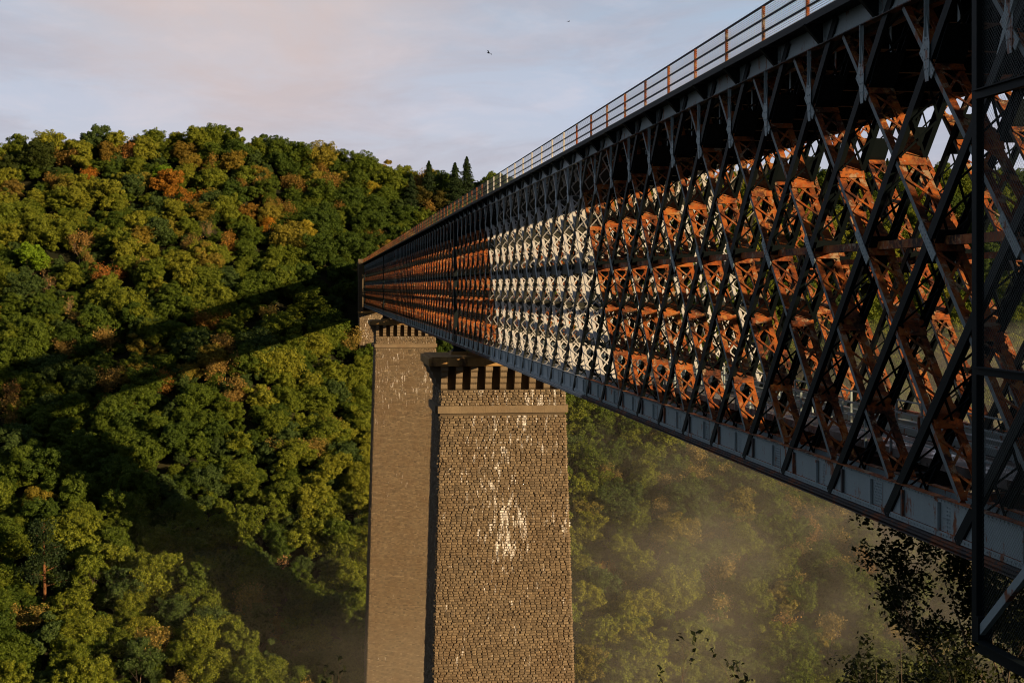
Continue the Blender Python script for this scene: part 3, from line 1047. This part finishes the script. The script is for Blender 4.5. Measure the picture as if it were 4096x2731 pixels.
def crown_mesh(name, seed, rx, rz, h0, n_lobe, n_leaf, size, density_top=1.0, fill=0.5):
    """lobed broadleaf crown of leaf-sized faces: rx, rz radii, h0 height of its centre"""
    rg = np.random.RandomState(seed)
    lobes = []
    for i in range(n_lobe):
        th = rg.uniform(0, 2 * np.pi); ph = np.arcsin(rg.uniform(-0.8, 1.0))
        rr = rg.uniform(0.30, 0.86)
        lobes.append((np.array([np.cos(th) * np.cos(ph) * rx * rr, np.sin(th) * np.cos(ph) * rx * rr, h0 + np.sin(ph) * rz * rr]), rg.uniform(0.16, 0.40) * rx))
    sub = []
    for c, r in lobes:
        m = int(5 + 5.5 * r * r)
        d = rg.normal(0, 1, (m, 3)); d /= np.linalg.norm(d, axis=1)[:, None]; d[:, 2] = np.abs(d[:, 2]) * np.where(rg.rand(m) < 0.25, -0.6, 1)
        for q in d:
            sub.append((c + q * r * rg.uniform(0.75, 1.25) * np.array([1, 1, 0.85]), rg.uniform(0.30, 0.85), q))
    w_ = np.array([r * r for _, r, _ in sub]); w_ = w_ / w_.sum()
    Cs = []; Ns = []
    for (c, r, q), k in zip(sub, w_):
        n = max(4, int(n_leaf * 0.82 * k))
        d = rg.normal(0, 1, (n, 3)) + q * 0.7; d /= np.linalg.norm(d, axis=1)[:, None]
        Cs.append(c + d * (r * (1 - 0.6 * rg.rand(n) ** 2))[:, None] * np.array([1, 1, 0.75]) ); Ns.append(d + q * 0.5)
    for c, r in lobes:      # a thin inner fill
        n = int(n_leaf * 0.18 / len(lobes))
        d = rg.normal(0, 1, (n, 3)); d /= np.linalg.norm(d, axis=1)[:, None]
        Cs.append(c + d * r * 0.75); Ns.append(d)
    C = np.concatenate(Cs); N = np.concatenate(Ns)
    N /= np.linalg.norm(N, axis=1)[:, None]
    return quads_mesh(name, leaf_quads(C, N, size, rg), [LEAF])


def grow(mb, p, d, L, r, level, rg, tips, spread=0.55, up=0.25, nseg=3, kids=3, sides=4):
    pts = [Vector(p)]; rad = [r]
    d = Vector(d).normalized()
    for i in range(nseg):
        d = (d + Vector((rg.uniform(-1, 1), rg.uniform(-1, 1), rg.uniform(-0.4, 0.8))) * 0.16 + Vector((0, 0, up * 0.15))).normalized()
        pts.append(pts[-1] + d * L / nseg); rad.append(r * (1 - 0.5 * (i + 1) / nseg))
    mb.tube(pts, rad, sides if level > 1 else 3)
    if level == 0:
        tips.append((pts[-1], d)); tips.append((pts[-2], d)); return
    for k in range(kids):
        i = rg.randint(1, nseg) if k else nseg
        a = Vector((rg.uniform(-1, 1), rg.uniform(-1, 1), rg.uniform(-0.3, 0.9)))
        nd = (d + a.normalized() * spread * rg.uniform(0.8, 1.5)).normalized()
        grow(mb, pts[i], nd, L * rg.uniform(0.55, 0.8), rad[i] * 0.68, level - 1, rg, tips, spread, up, nseg, kids, sides)


def trunk_mesh(seed, h, r, m, levels=1, kids=4, spread=0.6, up=0.4, stems=1):
    mb = MB(); rg = random.Random(seed); tips = []
    for s in range(stems):
        d = Vector((rg.uniform(-.35, .35), rg.uniform(-.35, .35), 1)) if stems > 1 else Vector((0, 0, 1))
        grow(mb, (0, 0, -0.6), d, h, r, levels, rg, tips, spread, up, 4, kids, 6)
    return mb.mesh('trunk', [m], True), tips


def tips_crown(name, tips, seed, per, spread, size):
    rg = np.random.RandomState(seed)
    T_ = np.array([tuple(t[0]) for t in tips])
    C = np.repeat(T_, per, axis=0) + rg.normal(0, spread, (len(T_) * per, 3))
    N = rg.normal(0, 1, C.shape); N[:, 2] = np.abs(N[:, 2])
    return quads_mesh(name, leaf_quads(C, N, size, rg), [LEAF])


PROTO = {}
BROAD = []
for i, (rx, rz, h0, nl, nf) in enumerate(((5.2, 4.8, 7.6, 30, 13000), (4.4, 5.8, 8.4, 26, 12000), (6.1, 4.6, 7.4, 38, 15000), (4.0, 4.2, 6.8, 20, 9000), (4.8, 6.4, 8.8, 30, 13500), (3.4, 6.2, 8.2, 18, 9500), (5.6, 5.6, 8.0, 24, 13000))):
    cm = crown_mesh('crown', 10 + i, rx, rz, h0, nl, int(nf * 1.4), 0.165)
    tm, _ = trunk_mesh(20 + i, h0 * 0.62, 0.24, BARK, 2, 3, 0.7)
    BROAD.append((tm, cm))
THIN = []
for i in range(3):
    tm, tips = trunk_mesh(40 + i, 4.2, 0.20, PALEBARK, 4, 3, 0.62, 0.5, 2)
    cm = tips_crown('crown', tips, 50 + i, 8, 0.55, 0.20)
    THIN.append((tm, cm))
BARE = []
for i in range(3):
    tm, tips = trunk_mesh(60 + i, 4.0, 0.20, PALEBARK, 4, 3, 0.55, 0.6, 2)
    cm = tips_crown('crown', tips, 70 + i, 1, 0.4, 0.16)
    BARE.append((tm, cm))


def conifer(seed, h, w_, n=9000):
    rg = np.random.RandomState(seed)
    t = rg.rand(n) ** 0.75
    layer = np.round(t * 19) / 19
    z = h * (0.10 + 0.89 * (0.55 * t + 0.45 * layer)) + rg.normal(0, 0.10, n)
    rmax = w_ * (1 - z / h) ** 0.85 + 0.12
    th = rg.randint(0, 7, n) * 2 * np.pi / 7 + layer * 47 + rg.normal(0, 0.26, n)
    rr = rmax * rg.uniform(0.25, 1.0, n) * (0.80 + 0.32 * np.sin(np.round(th * 1.3) * 5 + layer * 61))
    C = np.stack([np.cos(th) * rr, np.sin(th) * rr, z - rr * 0.30], axis=1)
    N = np.stack([np.cos(th) * 0.7, np.sin(th) * 0.7, np.ones(n) * 0.6], axis=1)
    cm = quads_mesh('crown', leaf_quads(C, N, 0.17, rg, 0.55), [LEAF])
    mb = MB(); mb.tube([(0, 0, -0.6), (0, 0, h * 0.55), (0, 0, h * 0.98)], [0.22, 0.12, 0.02], 6)
    return mb.mesh('trunk', [BARK], True), cm


CONI = [conifer(80, 13, 4.3, 11000), conifer(81, 11, 4.4, 11000)]
# scots pine with an orange upper trunk
_rg = np.random.RandomState(90)
mb = MB(); rgp = random.Random(4); tips = []
mb.tube([(0, 0, -0.6), (0.1, 0, 6), (0.3, 0.1, 11), (0.2, 0, 15)], [0.34, 0.28, 0.2, 0.06], 7)
for i in range(26):
    z = rgp.uniform(4.5, 14.8); a = rgp.uniform(0, 6.28); L = (15.8 - z) * 0.30 + 1.0
    p = Vector((0.2, 0, z)); d = Vector((math.cos(a), math.sin(a), 0.25)); q = p + d * L
    mb.tube([p, p + d * L * 0.5, q], [0.08, 0.06, 0.03], 4); tips += [(q, d), (p + d * L * 0.7, d)]
PINE = (mb.mesh('trunk', [PINEBARK], True), tips_crown('crown', tips, 91, 85, 0.62, 0.17))

GREENS = [(0.046, 0.080, 0.012), (0.068, 0.105, 0.013), (0.098, 0.132, 0.015), (0.128, 0.158, 0.018), (0.165, 0.182, 0.022), (0.050, 0.084, 0.024)]
YELLOW = (0.26, 0.22, 0.025); BRIGHT = (0.13, 0.22, 0.016); ORANGE = (0.30, 0.125, 0.018); BROWN = (0.20, 0.125, 0.045); TAN = (0.24, 0.16, 0.07)

c_t, s_t = math.cos(R(THETA)), math.sin(R(THETA))


def ray(px, py):
    """a direction from a position in the 2352 x 1568 view"""
    u = (px * 1.7415 - 2048) / 5940; v = -(py * 1.7415 - 1152) / 5940
    return Vector((s_t + u * c_t, c_t - u * s_t, v))


def hit(px, py, lift=6.0):
    d = ray(px, py); y = 232.0
    while y < 520:
        k = y / d.y; p = d * k
        if p.z <= ground(p.x, p.y) + lift: return p.x, p.y
        y += 1.0
    return None


def project(x, y, z):
    depth = y * c_t + x * s_t; r = x * c_t - y * s_t
    return (2048 + 5940 * r / depth) / 1.7415, (1152 - 5940 * z / depth) / 1.7415


rt = random.Random(11)


def place(pair, x, y, tint, label, group, scale=1.0, cat='tree', name='broadleaf_tree', dz=0.0):
    tm, cm = pair
    root = empty(name, (x, y, ground(x, y) - 2.2 * scale + dz), rt.uniform(0, 6.28))
    root.scale = (scale, scale, scale * rt.uniform(0.92, 1.12))
    tag(root, label, cat, group)
    t_ = link_mesh('trunk', tm, root); c_ = link_mesh('crown', cm, root)
    c_['tint'] = list(tint)
    return root


spots = []   # occupied
# trees that stand out, each with a label of its own
SPECIAL = [
    (208, 392, 'T', ORANGE, 0.75, 'small rust orange tree below the skyline oaks, upper left of the hill'),
    (385, 425, 'B', (0.26, 0.125, 0.02), 1.0, 'large orange autumn tree in the middle of the upper left hillside'),
    (445, 452, 'T', (0.28, 0.13, 0.02), 0.95, 'second orange autumn tree, just right of and below the largest orange one'),
    (618, 503, 'T', (0.34, 0.16, 0.016), 0.75, 'bright golden orange tree beside a yellow green one, right part of the left hill'),
    (525, 548, 'T', (0.26, 0.14, 0.03), 1.0, 'thin tawny orange tree with pale fanned branches at mid height of the left hill'),
    (480, 510, 'N', TAN, 0.8, 'pale leafless tree above the tawny fanned tree on the left hillside'),
    (575, 470, 'B', (0.19, 0.11, 0.02), 0.75, 'dull orange dome shaped tree above the golden one on the left hill'),
    (300, 345, 'T', (0.26, 0.13, 0.04), 0.95, 'brown thinning tree just below the hill top, left of centre'),
    (250, 350, 'B', (0.15, 0.105, 0.02), 0.85, 'olive brown round tree by the thinning brown one under the skyline'),
    (420, 335, 'B', (0.15, 0.11, 0.02), 0.9, 'golden olive tree on the summit of the left hill'),
    (480, 370, 'T', (0.20, 0.13, 0.03), 0.9, 'straw coloured tree on the shoulder right of the summit'),
    (180, 560, 'T', (0.22, 0.14, 0.05), 1.0, 'sparse brown tree with visible branches at far left mid slope'),
    (250, 625, 'T', (0.25, 0.11, 0.03), 1.05, 'leaning reddish brown tree with bare pale stems, left mid slope'),
    (110, 640, 'N', TAN, 1.0, 'leafless grey brown tree at the far left below the sparse brown one'),
    (160, 700, 'N', TAN, 1.0, 'bare silvery tree low in the left mid slope'),
    (430, 555, 'T', (0.17, 0.12, 0.04), 1.0, 'thin olive brown tree left of the tawny fanned one'),
    (30, 430, 'B', (0.16, 0.12, 0.03), 0.9, 'yellowish brown tree at the left edge under the skyline trees'),
    (700, 535, 'B', YELLOW, 0.95, 'ochre tinged dense tree near the right side of the left hill'),
    (855, 425, 'B', YELLOW, 0.8, 'yellow green tree under the skyline left of the conifers'),
    (380, 385, 'B', BRIGHT, 0.85, 'vivid green tree amid orange ones on the upper left hill'),
    (70, 592, 'B', BRIGHT, 1.1, 'vivid green rounded tree at the far left mid slope'),
    (650, 1275, 'N', (0.3, 0.18, 0.1), 0.75, 'bare reddish tree standing in the mist left of the piers'),
    (1450, 1335, 'N', TAN, 0.8, 'bare branched tree in the mist right of the nearer pier'),
    (1500, 1240, 'N', TAN, 0.85, 'leafless tree in brownish scrub right of the nearer pier'),
    (1395, 1295, 'T', BROWN, 0.8, 'brown thinning tree close to the right edge of the nearer pier'),
    (1870, 1215, 'T', TAN, 1.0, 'straw coloured thin tree in the haze under the bridge, right'),
    (1990, 1290, 'T', BROWN, 1.0, 'brown sparse tree in the haze left of the dark foreground tree'),
    (1790, 1430, 'T', TAN, 1.0, 'pale brown thin tree low in the haze at lower right'),
    (1050, 420, 'N', TAN, 0.8, 'small bare pale tree below the conifers at the bridge rail'),
    (30, 900, 'T', (0.20, 0.12, 0.05), 1.0, 'brown sparse tree at the left edge half way down'),
    (90, 1125, 'B', (0.17, 0.14, 0.02), 1.0, 'golden olive tree just above the dark pine, lower left'),
    (1810, 980, 'B', YELLOW, 0.9, 'yellow green tree seen close under the bridge'),
]
for px, py, k, tint, s, lab in SPECIAL:
    s *= 0.9
    h = hit(px, py)
    if not h: continue
    pair = rt.choice({'B': BROAD, 'T': THIN, 'N': BARE}[k])
    place(pair, h[0], h[1], tint, lab, 'single trees that stand out on the wooded slopes', s, 'tree', {'B': 'broadleaf_tree', 'T': 'thinning_tree', 'N': 'bare_tree'}[k])
    spots.append((h[0], h[1], 4.6 * s))
h = hit(112, 1290)
place(PINE, h[0], h[1] - 4, (0.022, 0.040, 0.016), 'dark scots pine with a lit orange trunk, lower left', None, 1.15, 'pine tree', 'pine_tree')
spots.append((h[0], h[1] - 4, 4.5))
# conifers on the skyline by the bridge rail
for px, s, k, lab in ((945, 0.9, 1, 'leftmost conifer of the dark skyline cluster'), (985, 1.05, 0, 'dark spruce left of the tallest one on the skyline'), (1045, 1.3, 0, 'tallest spruce on the skyline near the bridge rail'),
                      (1072, 1.15, 0, 'pointed spruce right of the tallest on the skyline'), (1125, 0.85, 1, 'small conifer where the skyline meets the rail'), (1150, 0.8, 1, 'last conifer of the skyline cluster, beside the rail'),
                      (2038, 1.0, 0, 'lone dark spruce seen through the lattice at the right')):
    d = ray(px, 400); y = 448.0 + rt.uniform(-4, 4); x = d.x / d.y * y
    place(CONI[k], x, y, (0.020, 0.038, 0.014), lab, 'conifers on the skyline', s, 'conifer', 'conifer_tree', 4.5)
    spots.append((x, y, 2.6))
for px, s, lab in ((85, 1.15, 'big spreading oak standing highest at the left end of the skyline'), (30, 0.95, 'dark oak at the extreme left of the skyline'), (965, 0.95, 'rounded brownish oak at the left of the conifer cluster'), (1010, 0.9, 'brownish round tree between the spruces')):
    d = ray(px, 400); y = 446.0; x = d.x / d.y * y
    place(BROAD[0 if s > 1 else 3], x, y, (0.034, 0.05, 0.010) if px < 500 else (0.06, 0.055, 0.012), lab, None, s, 'tree', 'oak_tree', 1.5)
    spots.append((x, y, 4.2))

# the wood -----------------------------------------------------------
cands = []
step = 5.9
y = 236.0
row = 0
while y < 478:
    x = -0.28 * y - 10
    while x < 0.52 * y + 12:
        xx = x + rt.uniform(-2.6, 2.6) + (step / 2 if row % 2 else 0); yy = y + rt.uniform(-2.4, 2.4)
        x += step * 1.02
        z = ground(xx, yy)
        if z < -90: continue
        if 9.0 < xx < 23 and yy < 285: continue
        if z > -20 and ((6 < xx < 26 and yy < 388) or (10 < xx < 22 and yy < 402)): continue      # the wood is kept clear of the ironwork
        if any((xx - a) ** 2 + (yy - b) ** 2 < (c + 0.6) ** 2 for a, b, c in spots): continue
        px, py = project(xx, yy, z + 8)
        if not (-70 < px < 2420 and py < 1640): continue
        cands.append((xx, yy, z, px, py))
    y += step * 0.88; row += 1
# how openly each shows: left out of the bridge's and piers' cover first, then nearest
def cover(c):
    px, py = c[3], c[4]
    if 990 < px < 1310 and py > 800: return 2
    if 850 < px < 990 and py > 745: return 2
    top = 661 - 0.55 * (px - 729); bot = 661 + 0.40 * (px - 729)
    if px > 860 and top < py < bot: return 1
    return 0
cands.sort(key=lambda c: (cover(c), c[1]))


def look(c):
    x, y, z, px, py = c
    r = rt.random()
    m = vnoise(x, y, 34, 0.7) + rt.uniform(-0.45, 0.45)
    if py < 560 and px < 1000:
        if r < 0.12: return 'T', (0.20, 0.13, 0.035)
        if r < 0.20: return 'B', (0.19, 0.145, 0.025)
        if r < 0.26: return 'B', (0.20, 0.18, 0.03)
    elif py < 950 and px < 620:
        if r < 0.17: return 'T', (0.24, 0.165, 0.055)
        if r < 0.22: return 'T', (0.22, 0.12, 0.03)
        if r < 0.28: return 'B', (0.20, 0.165, 0.03)
    elif px > 1320 and py > 900:
        if r < 0.13: return 'T', (0.19, 0.155, 0.06)
        if r < 0.22: return 'B', (0.165, 0.15, 0.035)
    elif r < 0.05: return 'T', (0.22, 0.17, 0.05)
    i = int(max(0, min(4.99, 2.3 + m * 3.0)))
    if rt.random() < 0.12: i = 5
    return 'B', GREENS[i]


def zone(c):
    x, y, z, px, py = c
    if px > 1310:
        if py < 660 + 0.4 * (px - 729): return 'seen through the lattice girder'
        if py > 1250: return 'deep in the hazy slope at lower right'
        return 'on the slope right of the nearer pier'
    if py < 480: return 'on the upper part of the left hill'
    if py < 760: return 'on the middle of the left hill'
    if py < 1100: return 'on the left slope below the bridge level'
    if px > 500 and py > 1100: return 'in the mist left of the farther pier'
    return 'in the shaded lower left of the gorge'


CN = {0: 'dark green', 1: 'deep green', 2: 'mid green', 3: 'olive green', 4: 'yellow green', 5: 'bluish green'}
MAXI = 250
stuff = []
for i, c in enumerate(cands):
    k, tint = look(c)
    s = rt.choice((rt.uniform(0.55, 0.8), rt.uniform(0.72, 1.05), rt.uniform(0.80, 0.98)))
    vi = rt.randrange(7) if k == 'B' else rt.randrange(3)
    if i < MAXI:
        if k == 'B':
            nm = CN[GREENS.index(tint)] if tint in GREENS else 'brownish'
            lab = nm + ' rounded leafy tree ' + zone(c)
        else: lab = 'thin leaved brownish tree with pale branches ' + zone(c)
        place((BROAD if k == 'B' else THIN)[vi], c[0], c[1], tint, lab, 'woodland trees ' + zone(c), s, 'tree', 'broadleaf_tree' if k == 'B' else 'thinning_tree')
    else:
        stuff.append((c[0], c[1], c[2] - 2.4 * s, rt.uniform(0, 6.28), s, (vi if k == 'B' else 7 + vi), tint))
# undergrowth between the trees: goes into the same mass
yy = 236.0
while yy < 470:
    xx = -0.27 * yy - 8
    while xx < 0.52 * yy + 10:
        a = xx + rt.uniform(-2, 2); b = yy + rt.uniform(-2, 2); xx += 4.3
        z = ground(a, b)
        if z < -92 or (9.3 < a < 22.6 and (b < 284 or 385 < b < 402)) or (z > -12 and 9 < a < 23 and b < 402): continue
        sc_ = rt.uniform(0.34, 0.60)
        stuff.append((a, b, z - 2.6 * sc_, rt.uniform(0, 6.28), sc_, rt.randrange(7), GREENS[rt.choice((0, 0, 1, 1, 2, 5))]))
    yy += 4.0
print('trees', len(cands), 'stuff', len(stuff))

# the rest of the wood: one object that sets the same crowns
pm = bpy.data.meshes.new('distant_woods')
pm.from_pydata([t[:3] for t in stuff], [], [])
for nm, ty, vals in (('rot', 'FLOAT', [t[3] for t in stuff]), ('sc', 'FLOAT', [t[4] for t in stuff]), ('kind', 'INT', [t[5] for t in stuff])):
    a = pm.attributes.new(nm, ty, 'POINT'); a.data.foreach_set('value', vals)
a = pm.attributes.new('tint', 'FLOAT_COLOR', 'POINT'); a.data.foreach_set('color', np.array([[*t[6], 1.0] for t in stuff]).ravel())
woods = link_mesh('distant_woods', pm); tag(woods, 'mass of distant woodland crowns filling the hillside', None, None, 'stuff')
gn = bpy.data.node_groups.new('woods_nodes', 'GeometryNodeTree')
gn.interface.new_socket('Geometry', in_out='INPUT', socket_type='NodeSocketGeometry')
gn.interface.new_socket('Geometry', in_out='OUTPUT', socket_type='NodeSocketGeometry')
g = NT(gn)
gi = g.add('NodeGroupInput'); go = g.add('NodeGroupOutput')
def named(nm, ty): 
    n = g.add('GeometryNodeInputNamedAttribute', data_type=ty); n.inputs[0].default_value = nm; return n.outputs[0]
join = g.add('GeometryNodeJoinGeometry')
protos = {}
for o in bpy.data.objects:
    if o.type == 'MESH' and o.name.split('.')[0] == 'crown' and o.parent is not None: protos.setdefault(o.data.name, o)
lst = [protos.get(cm.name) for _, cm in BROAD] + [protos.get(cm.name) for _, cm in THIN]
rotv = g.add('ShaderNodeCombineXYZ', inp={2: named('rot', 'FLOAT')})
for i, po in enumerate(lst):
    if po is None: continue
    oi = g.add('GeometryNodeObjectInfo', transform_space='ORIGINAL'); oi.inputs['Object'].default_value = po; oi.inputs['As Instance'].default_value = True
    cmpn = g.add('FunctionNodeCompare', data_type='INT', operation='EQUAL'); g.l.new(named('kind', 'INT'), cmpn.inputs[2]); cmpn.inputs[3].default_value = i
    ip = g.add('GeometryNodeInstanceOnPoints')
    g.l.new(gi.outputs[0], ip.inputs['Points']); g.l.new(cmpn.outputs[0], ip.inputs['Selection']); g.l.new(oi.outputs['Geometry'], ip.inputs['Instance'])
    g.l.new(rotv.outputs[0], ip.inputs['Rotation']); g.l.new(named('sc', 'FLOAT'), ip.inputs['Scale'])
    g.l.new(ip.outputs[0], join.inputs[0])
g.l.new(join.outputs[0], go.inputs[0])
md = woods.modifiers.new('woods', 'NODES'); md.node_group = gn

# ------------------------------------------------------------------ foreground growth
def leafy(name, label, cat, x, y, z, height, seed, levels, kids, size, per, spread, tint, lean=(0, 0, 1), r=0.05, lsp=0.12, stems=1, group=None):
    mb = MB(); rg = random.Random(seed); tips = []
    for s in range(stems):
        d = Vector(lean) + Vector((rg.uniform(-.5, .5), rg.uniform(-.5, .5), 0)) * (0.6 if stems > 1 else 0.1)
        grow(mb, (0, 0, 0), d, height, r, levels, rg, tips, spread, 0.3, 4, kids, 5)
    root = empty(name, (x, y, z)); tag(root, label, cat, group)
    mb.build('stem' if height < 4 else 'trunk', BARK, root, True)
    rg2 = np.random.RandomState(seed)
    T_ = np.array([tuple(t[0]) for t in tips]); C = np.repeat(T_, per, axis=0) + rg2.normal(0, lsp, (len(T_) * per, 3))
    N = rg2.normal(0, 0.6, C.shape); N[:, 2] = 0.8
    c = link_mesh('leaves' if height < 4 else 'crown', quads_mesh('leaves', leaf_quads(C, N, size, rg2, 0.5), [LEAF]), root)
    c['tint'] = list(tint)
    return root


DKL = (0.012, 0.018, 0.005)
def fp(px, y): d = ray(px, 661); return d.x / d.y * y
def gz(x, y): return ground(x, y) - 0.1
for (px, y, rise, seed, lab) in (
        (1560, 12.0, 0.36, 3, 'slender leafy sapling tip rising at the bottom edge, right of the nearer pier'),
        (1680, 12.5, 0.40, 7, 'arching dark sapling with drooping leaves at the bottom edge, taller of the pair'),
        (640, 12.0, 0.12, 5, 'small dark leaf tip at the bottom edge left of the farther pier'),
        (752, 12.5, 0.14, 9, 'small dark leaf tip at the bottom edge beside the farther pier')):
    x = fp(px, y); d = ray(px, 1568); zt = d.z / d.y * y
    leafy('sapling', lab, 'plant', x, y, zt + rise - 0.98, 0.50, seed, 2, 3, 0.026, 3, 0.42, DKL, (0.15, 0, 1), 0.012, 0.016, 1)
for (px, y, seed, rise, lab) in ((1975, 17, 21, 0.2, 'dark leafy shrub top at the bottom edge, left of the foreground tree'), (2150, 18, 22, 0.3, 'dark shrub at the bottom edge beneath the foreground tree')):
    x = fp(px, y); d = ray(px, 1568); zt = d.z / d.y * y
    leafy('shrub', lab, 'shrub', x, y, zt - 1.95 + rise, 0.75, seed, 4, 3, 0.034, 7, 0.65, DKL, (0, 0, 1), 0.03, 0.05, 3)
for (px, y, seed, lab) in ((2068, 16, 31, 'bare thin twig standing up at the bottom edge, right'), (2012, 15, 32, 'short bare twig at the bottom edge by the shrub')):
    x = fp(px, y); d = ray(px, 1568 - (90 if seed == 31 else 40)); zt = d.z / d.y * y
    mb = MB(); mb.tube([(0, 0, 0), (0.03, 0, 0.9), (0.0, 0, 1.8)], [0.012, 0.009, 0.003], 4)
    o = mb.build('twig', BARK); o.location = (x, y, zt - 1.8); tag(o, lab, 'twig')
xT, yT = fp(2338, 36), 36
leafy('foreground_tree', 'dark leafy tree rising under the near end of the viaduct behind the mesh screen', 'tree', xT, yT, gz(xT, yT) + 1.6, 4.5, 77, 5, 3, 0.072, 27, 0.66, (0.020, 0.028, 0.006), (-0.05, 0, 1), 0.22, 0.15, 2)

# trees of the near bank beside the viaduct, right of the view: their shade falls on the near end of the ironwork
for x, y, sc_, lab in ((31, 4, 1.5, 'leafy tree on the near bank right of the viaduct'), (32, 16, 1.3, 'smaller leafy tree on the near bank right of the viaduct, further down'), (34, 27, 1.35, 'lowest of the leafy trees on the near bank right of the viaduct'), (30, -9, 1.8, 'tall leafy tree on the near bank behind the other two')):
    place(BROAD[1], x, y, GREENS[1], lab, 'trees of the near bank', sc_)

# birds
def bird(px, py, dist, span, label, roll):
    d = ray(px, py); d = d / d.y
    mb = MB(); s = span
    mb.tube([(0, -0.28 * s, 0), (0, -0.12 * s, 0.01), (0, 0.08 * s, 0), (0, 0.25 * s, -0.01)], [0.012 * s, 0.07 * s, 0.06 * s, 0.015 * s], 6)
    for sg in (-1, 1):
        mb.quad((0, -0.12 * s, 0.02), (0, 0.08 * s, 0.02), (sg * 0.28 * s, 0.06 * s, 0.14 * s), (sg * 0.26 * s, -0.14 * s, 0.14 * s))
        mb.quad((sg * 0.26 * s, -0.14 * s, 0.14 * s), (sg * 0.28 * s, 0.06 * s, 0.14 * s), (sg * 0.52 * s, 0.10 * s, 0.06 * s), (sg * 0.50 * s, 0.04 * s, 0.06 * s))
    o = mb.build('bird', BIRDM); o.location = d * dist; o.rotation_euler = (0.3, roll, 0.7)
    tag(o, label, 'bird', 'birds in the sky')
bird(1122, 122, 170, 1.1, 'larger black bird gliding in the upper sky', 0.5)
bird(1306, 50, 240, 0.8, 'tiny bird high in the sky right of the larger one', -0.3)

# ------------------------------------------------------------------ mist in the gorge
mm = bpy.data.materials.new('valley_mist'); mm.use_nodes = True
t = NT(mm.node_tree); t.n.clear()
P = pos(t); s3 = t.add('ShaderNodeSeparateXYZ', inp={0: P})
px_, py_, pz_ = s3.outputs
top = t.math('ADD', -60.0, t.math('MULTIPLY', t.math('MAXIMUM', t.math('SUBTRACT', px_, 10.0), 0.0), 0.30))
hgt = t.math('DIVIDE', t.math('SUBTRACT', top, pz_), 26.0)
fall = t.add('ShaderNodeMapRange', interpolation_type='SMOOTHSTEP', inp={'Value': hgt, 'From Min': -1.0, 'From Max': 1.0}).outputs[0]
nn = t.noise(t.mapping(P, (0.028, 0.020, 0.045), (0, 0, 0), (2.3, 0.4, 1.1)), 1.0, 4, 0.6)
puff = t.add('ShaderNodeMapRange', interpolation_type='SMOOTHSTEP', inp={'Value': nn, 'From Min': 0.40, 'From Max': 0.66}).outputs[0]
left = t.add('ShaderNodeMapRange', interpolation_type='SMOOTHSTEP', inp={'Value': px_, 'From Min': -52.0, 'From Max': 45.0}).outputs[0]
edge = t.add('ShaderNodeMapRange', interpolation_type='SMOOTHSTEP', inp={'Value': py_, 'From Min': 222.0, 'From Max': 262.0}).outputs[0]
den = t.math('MULTIPLY', t.math('MULTIPLY', t.math('MULTIPLY', fall, t.math('ADD', 0.12, puff)), t.math('MULTIPLY', left, edge)), t.math('ADD', 0.0036, t.math('MULTIPLY', t.math('MAXIMUM', px_, 0.0), 0.000032)))
pv = t.add('ShaderNodeVolumePrincipled', inp={'Color': (1.0, 0.95, 0.80, 1), 'Density': den, 'Anisotropy': -0.5})
ou = t.add('ShaderNodeOutputMaterial'); t.l.new(pv.outputs[0], ou.inputs[1])
mb = MB(); mb.box(-62, 190, 220, 372, -99, -8)
o = mb.build('mist', mm); tag(o, 'low golden mist drifting in the gorge', None, None, 'stuff')
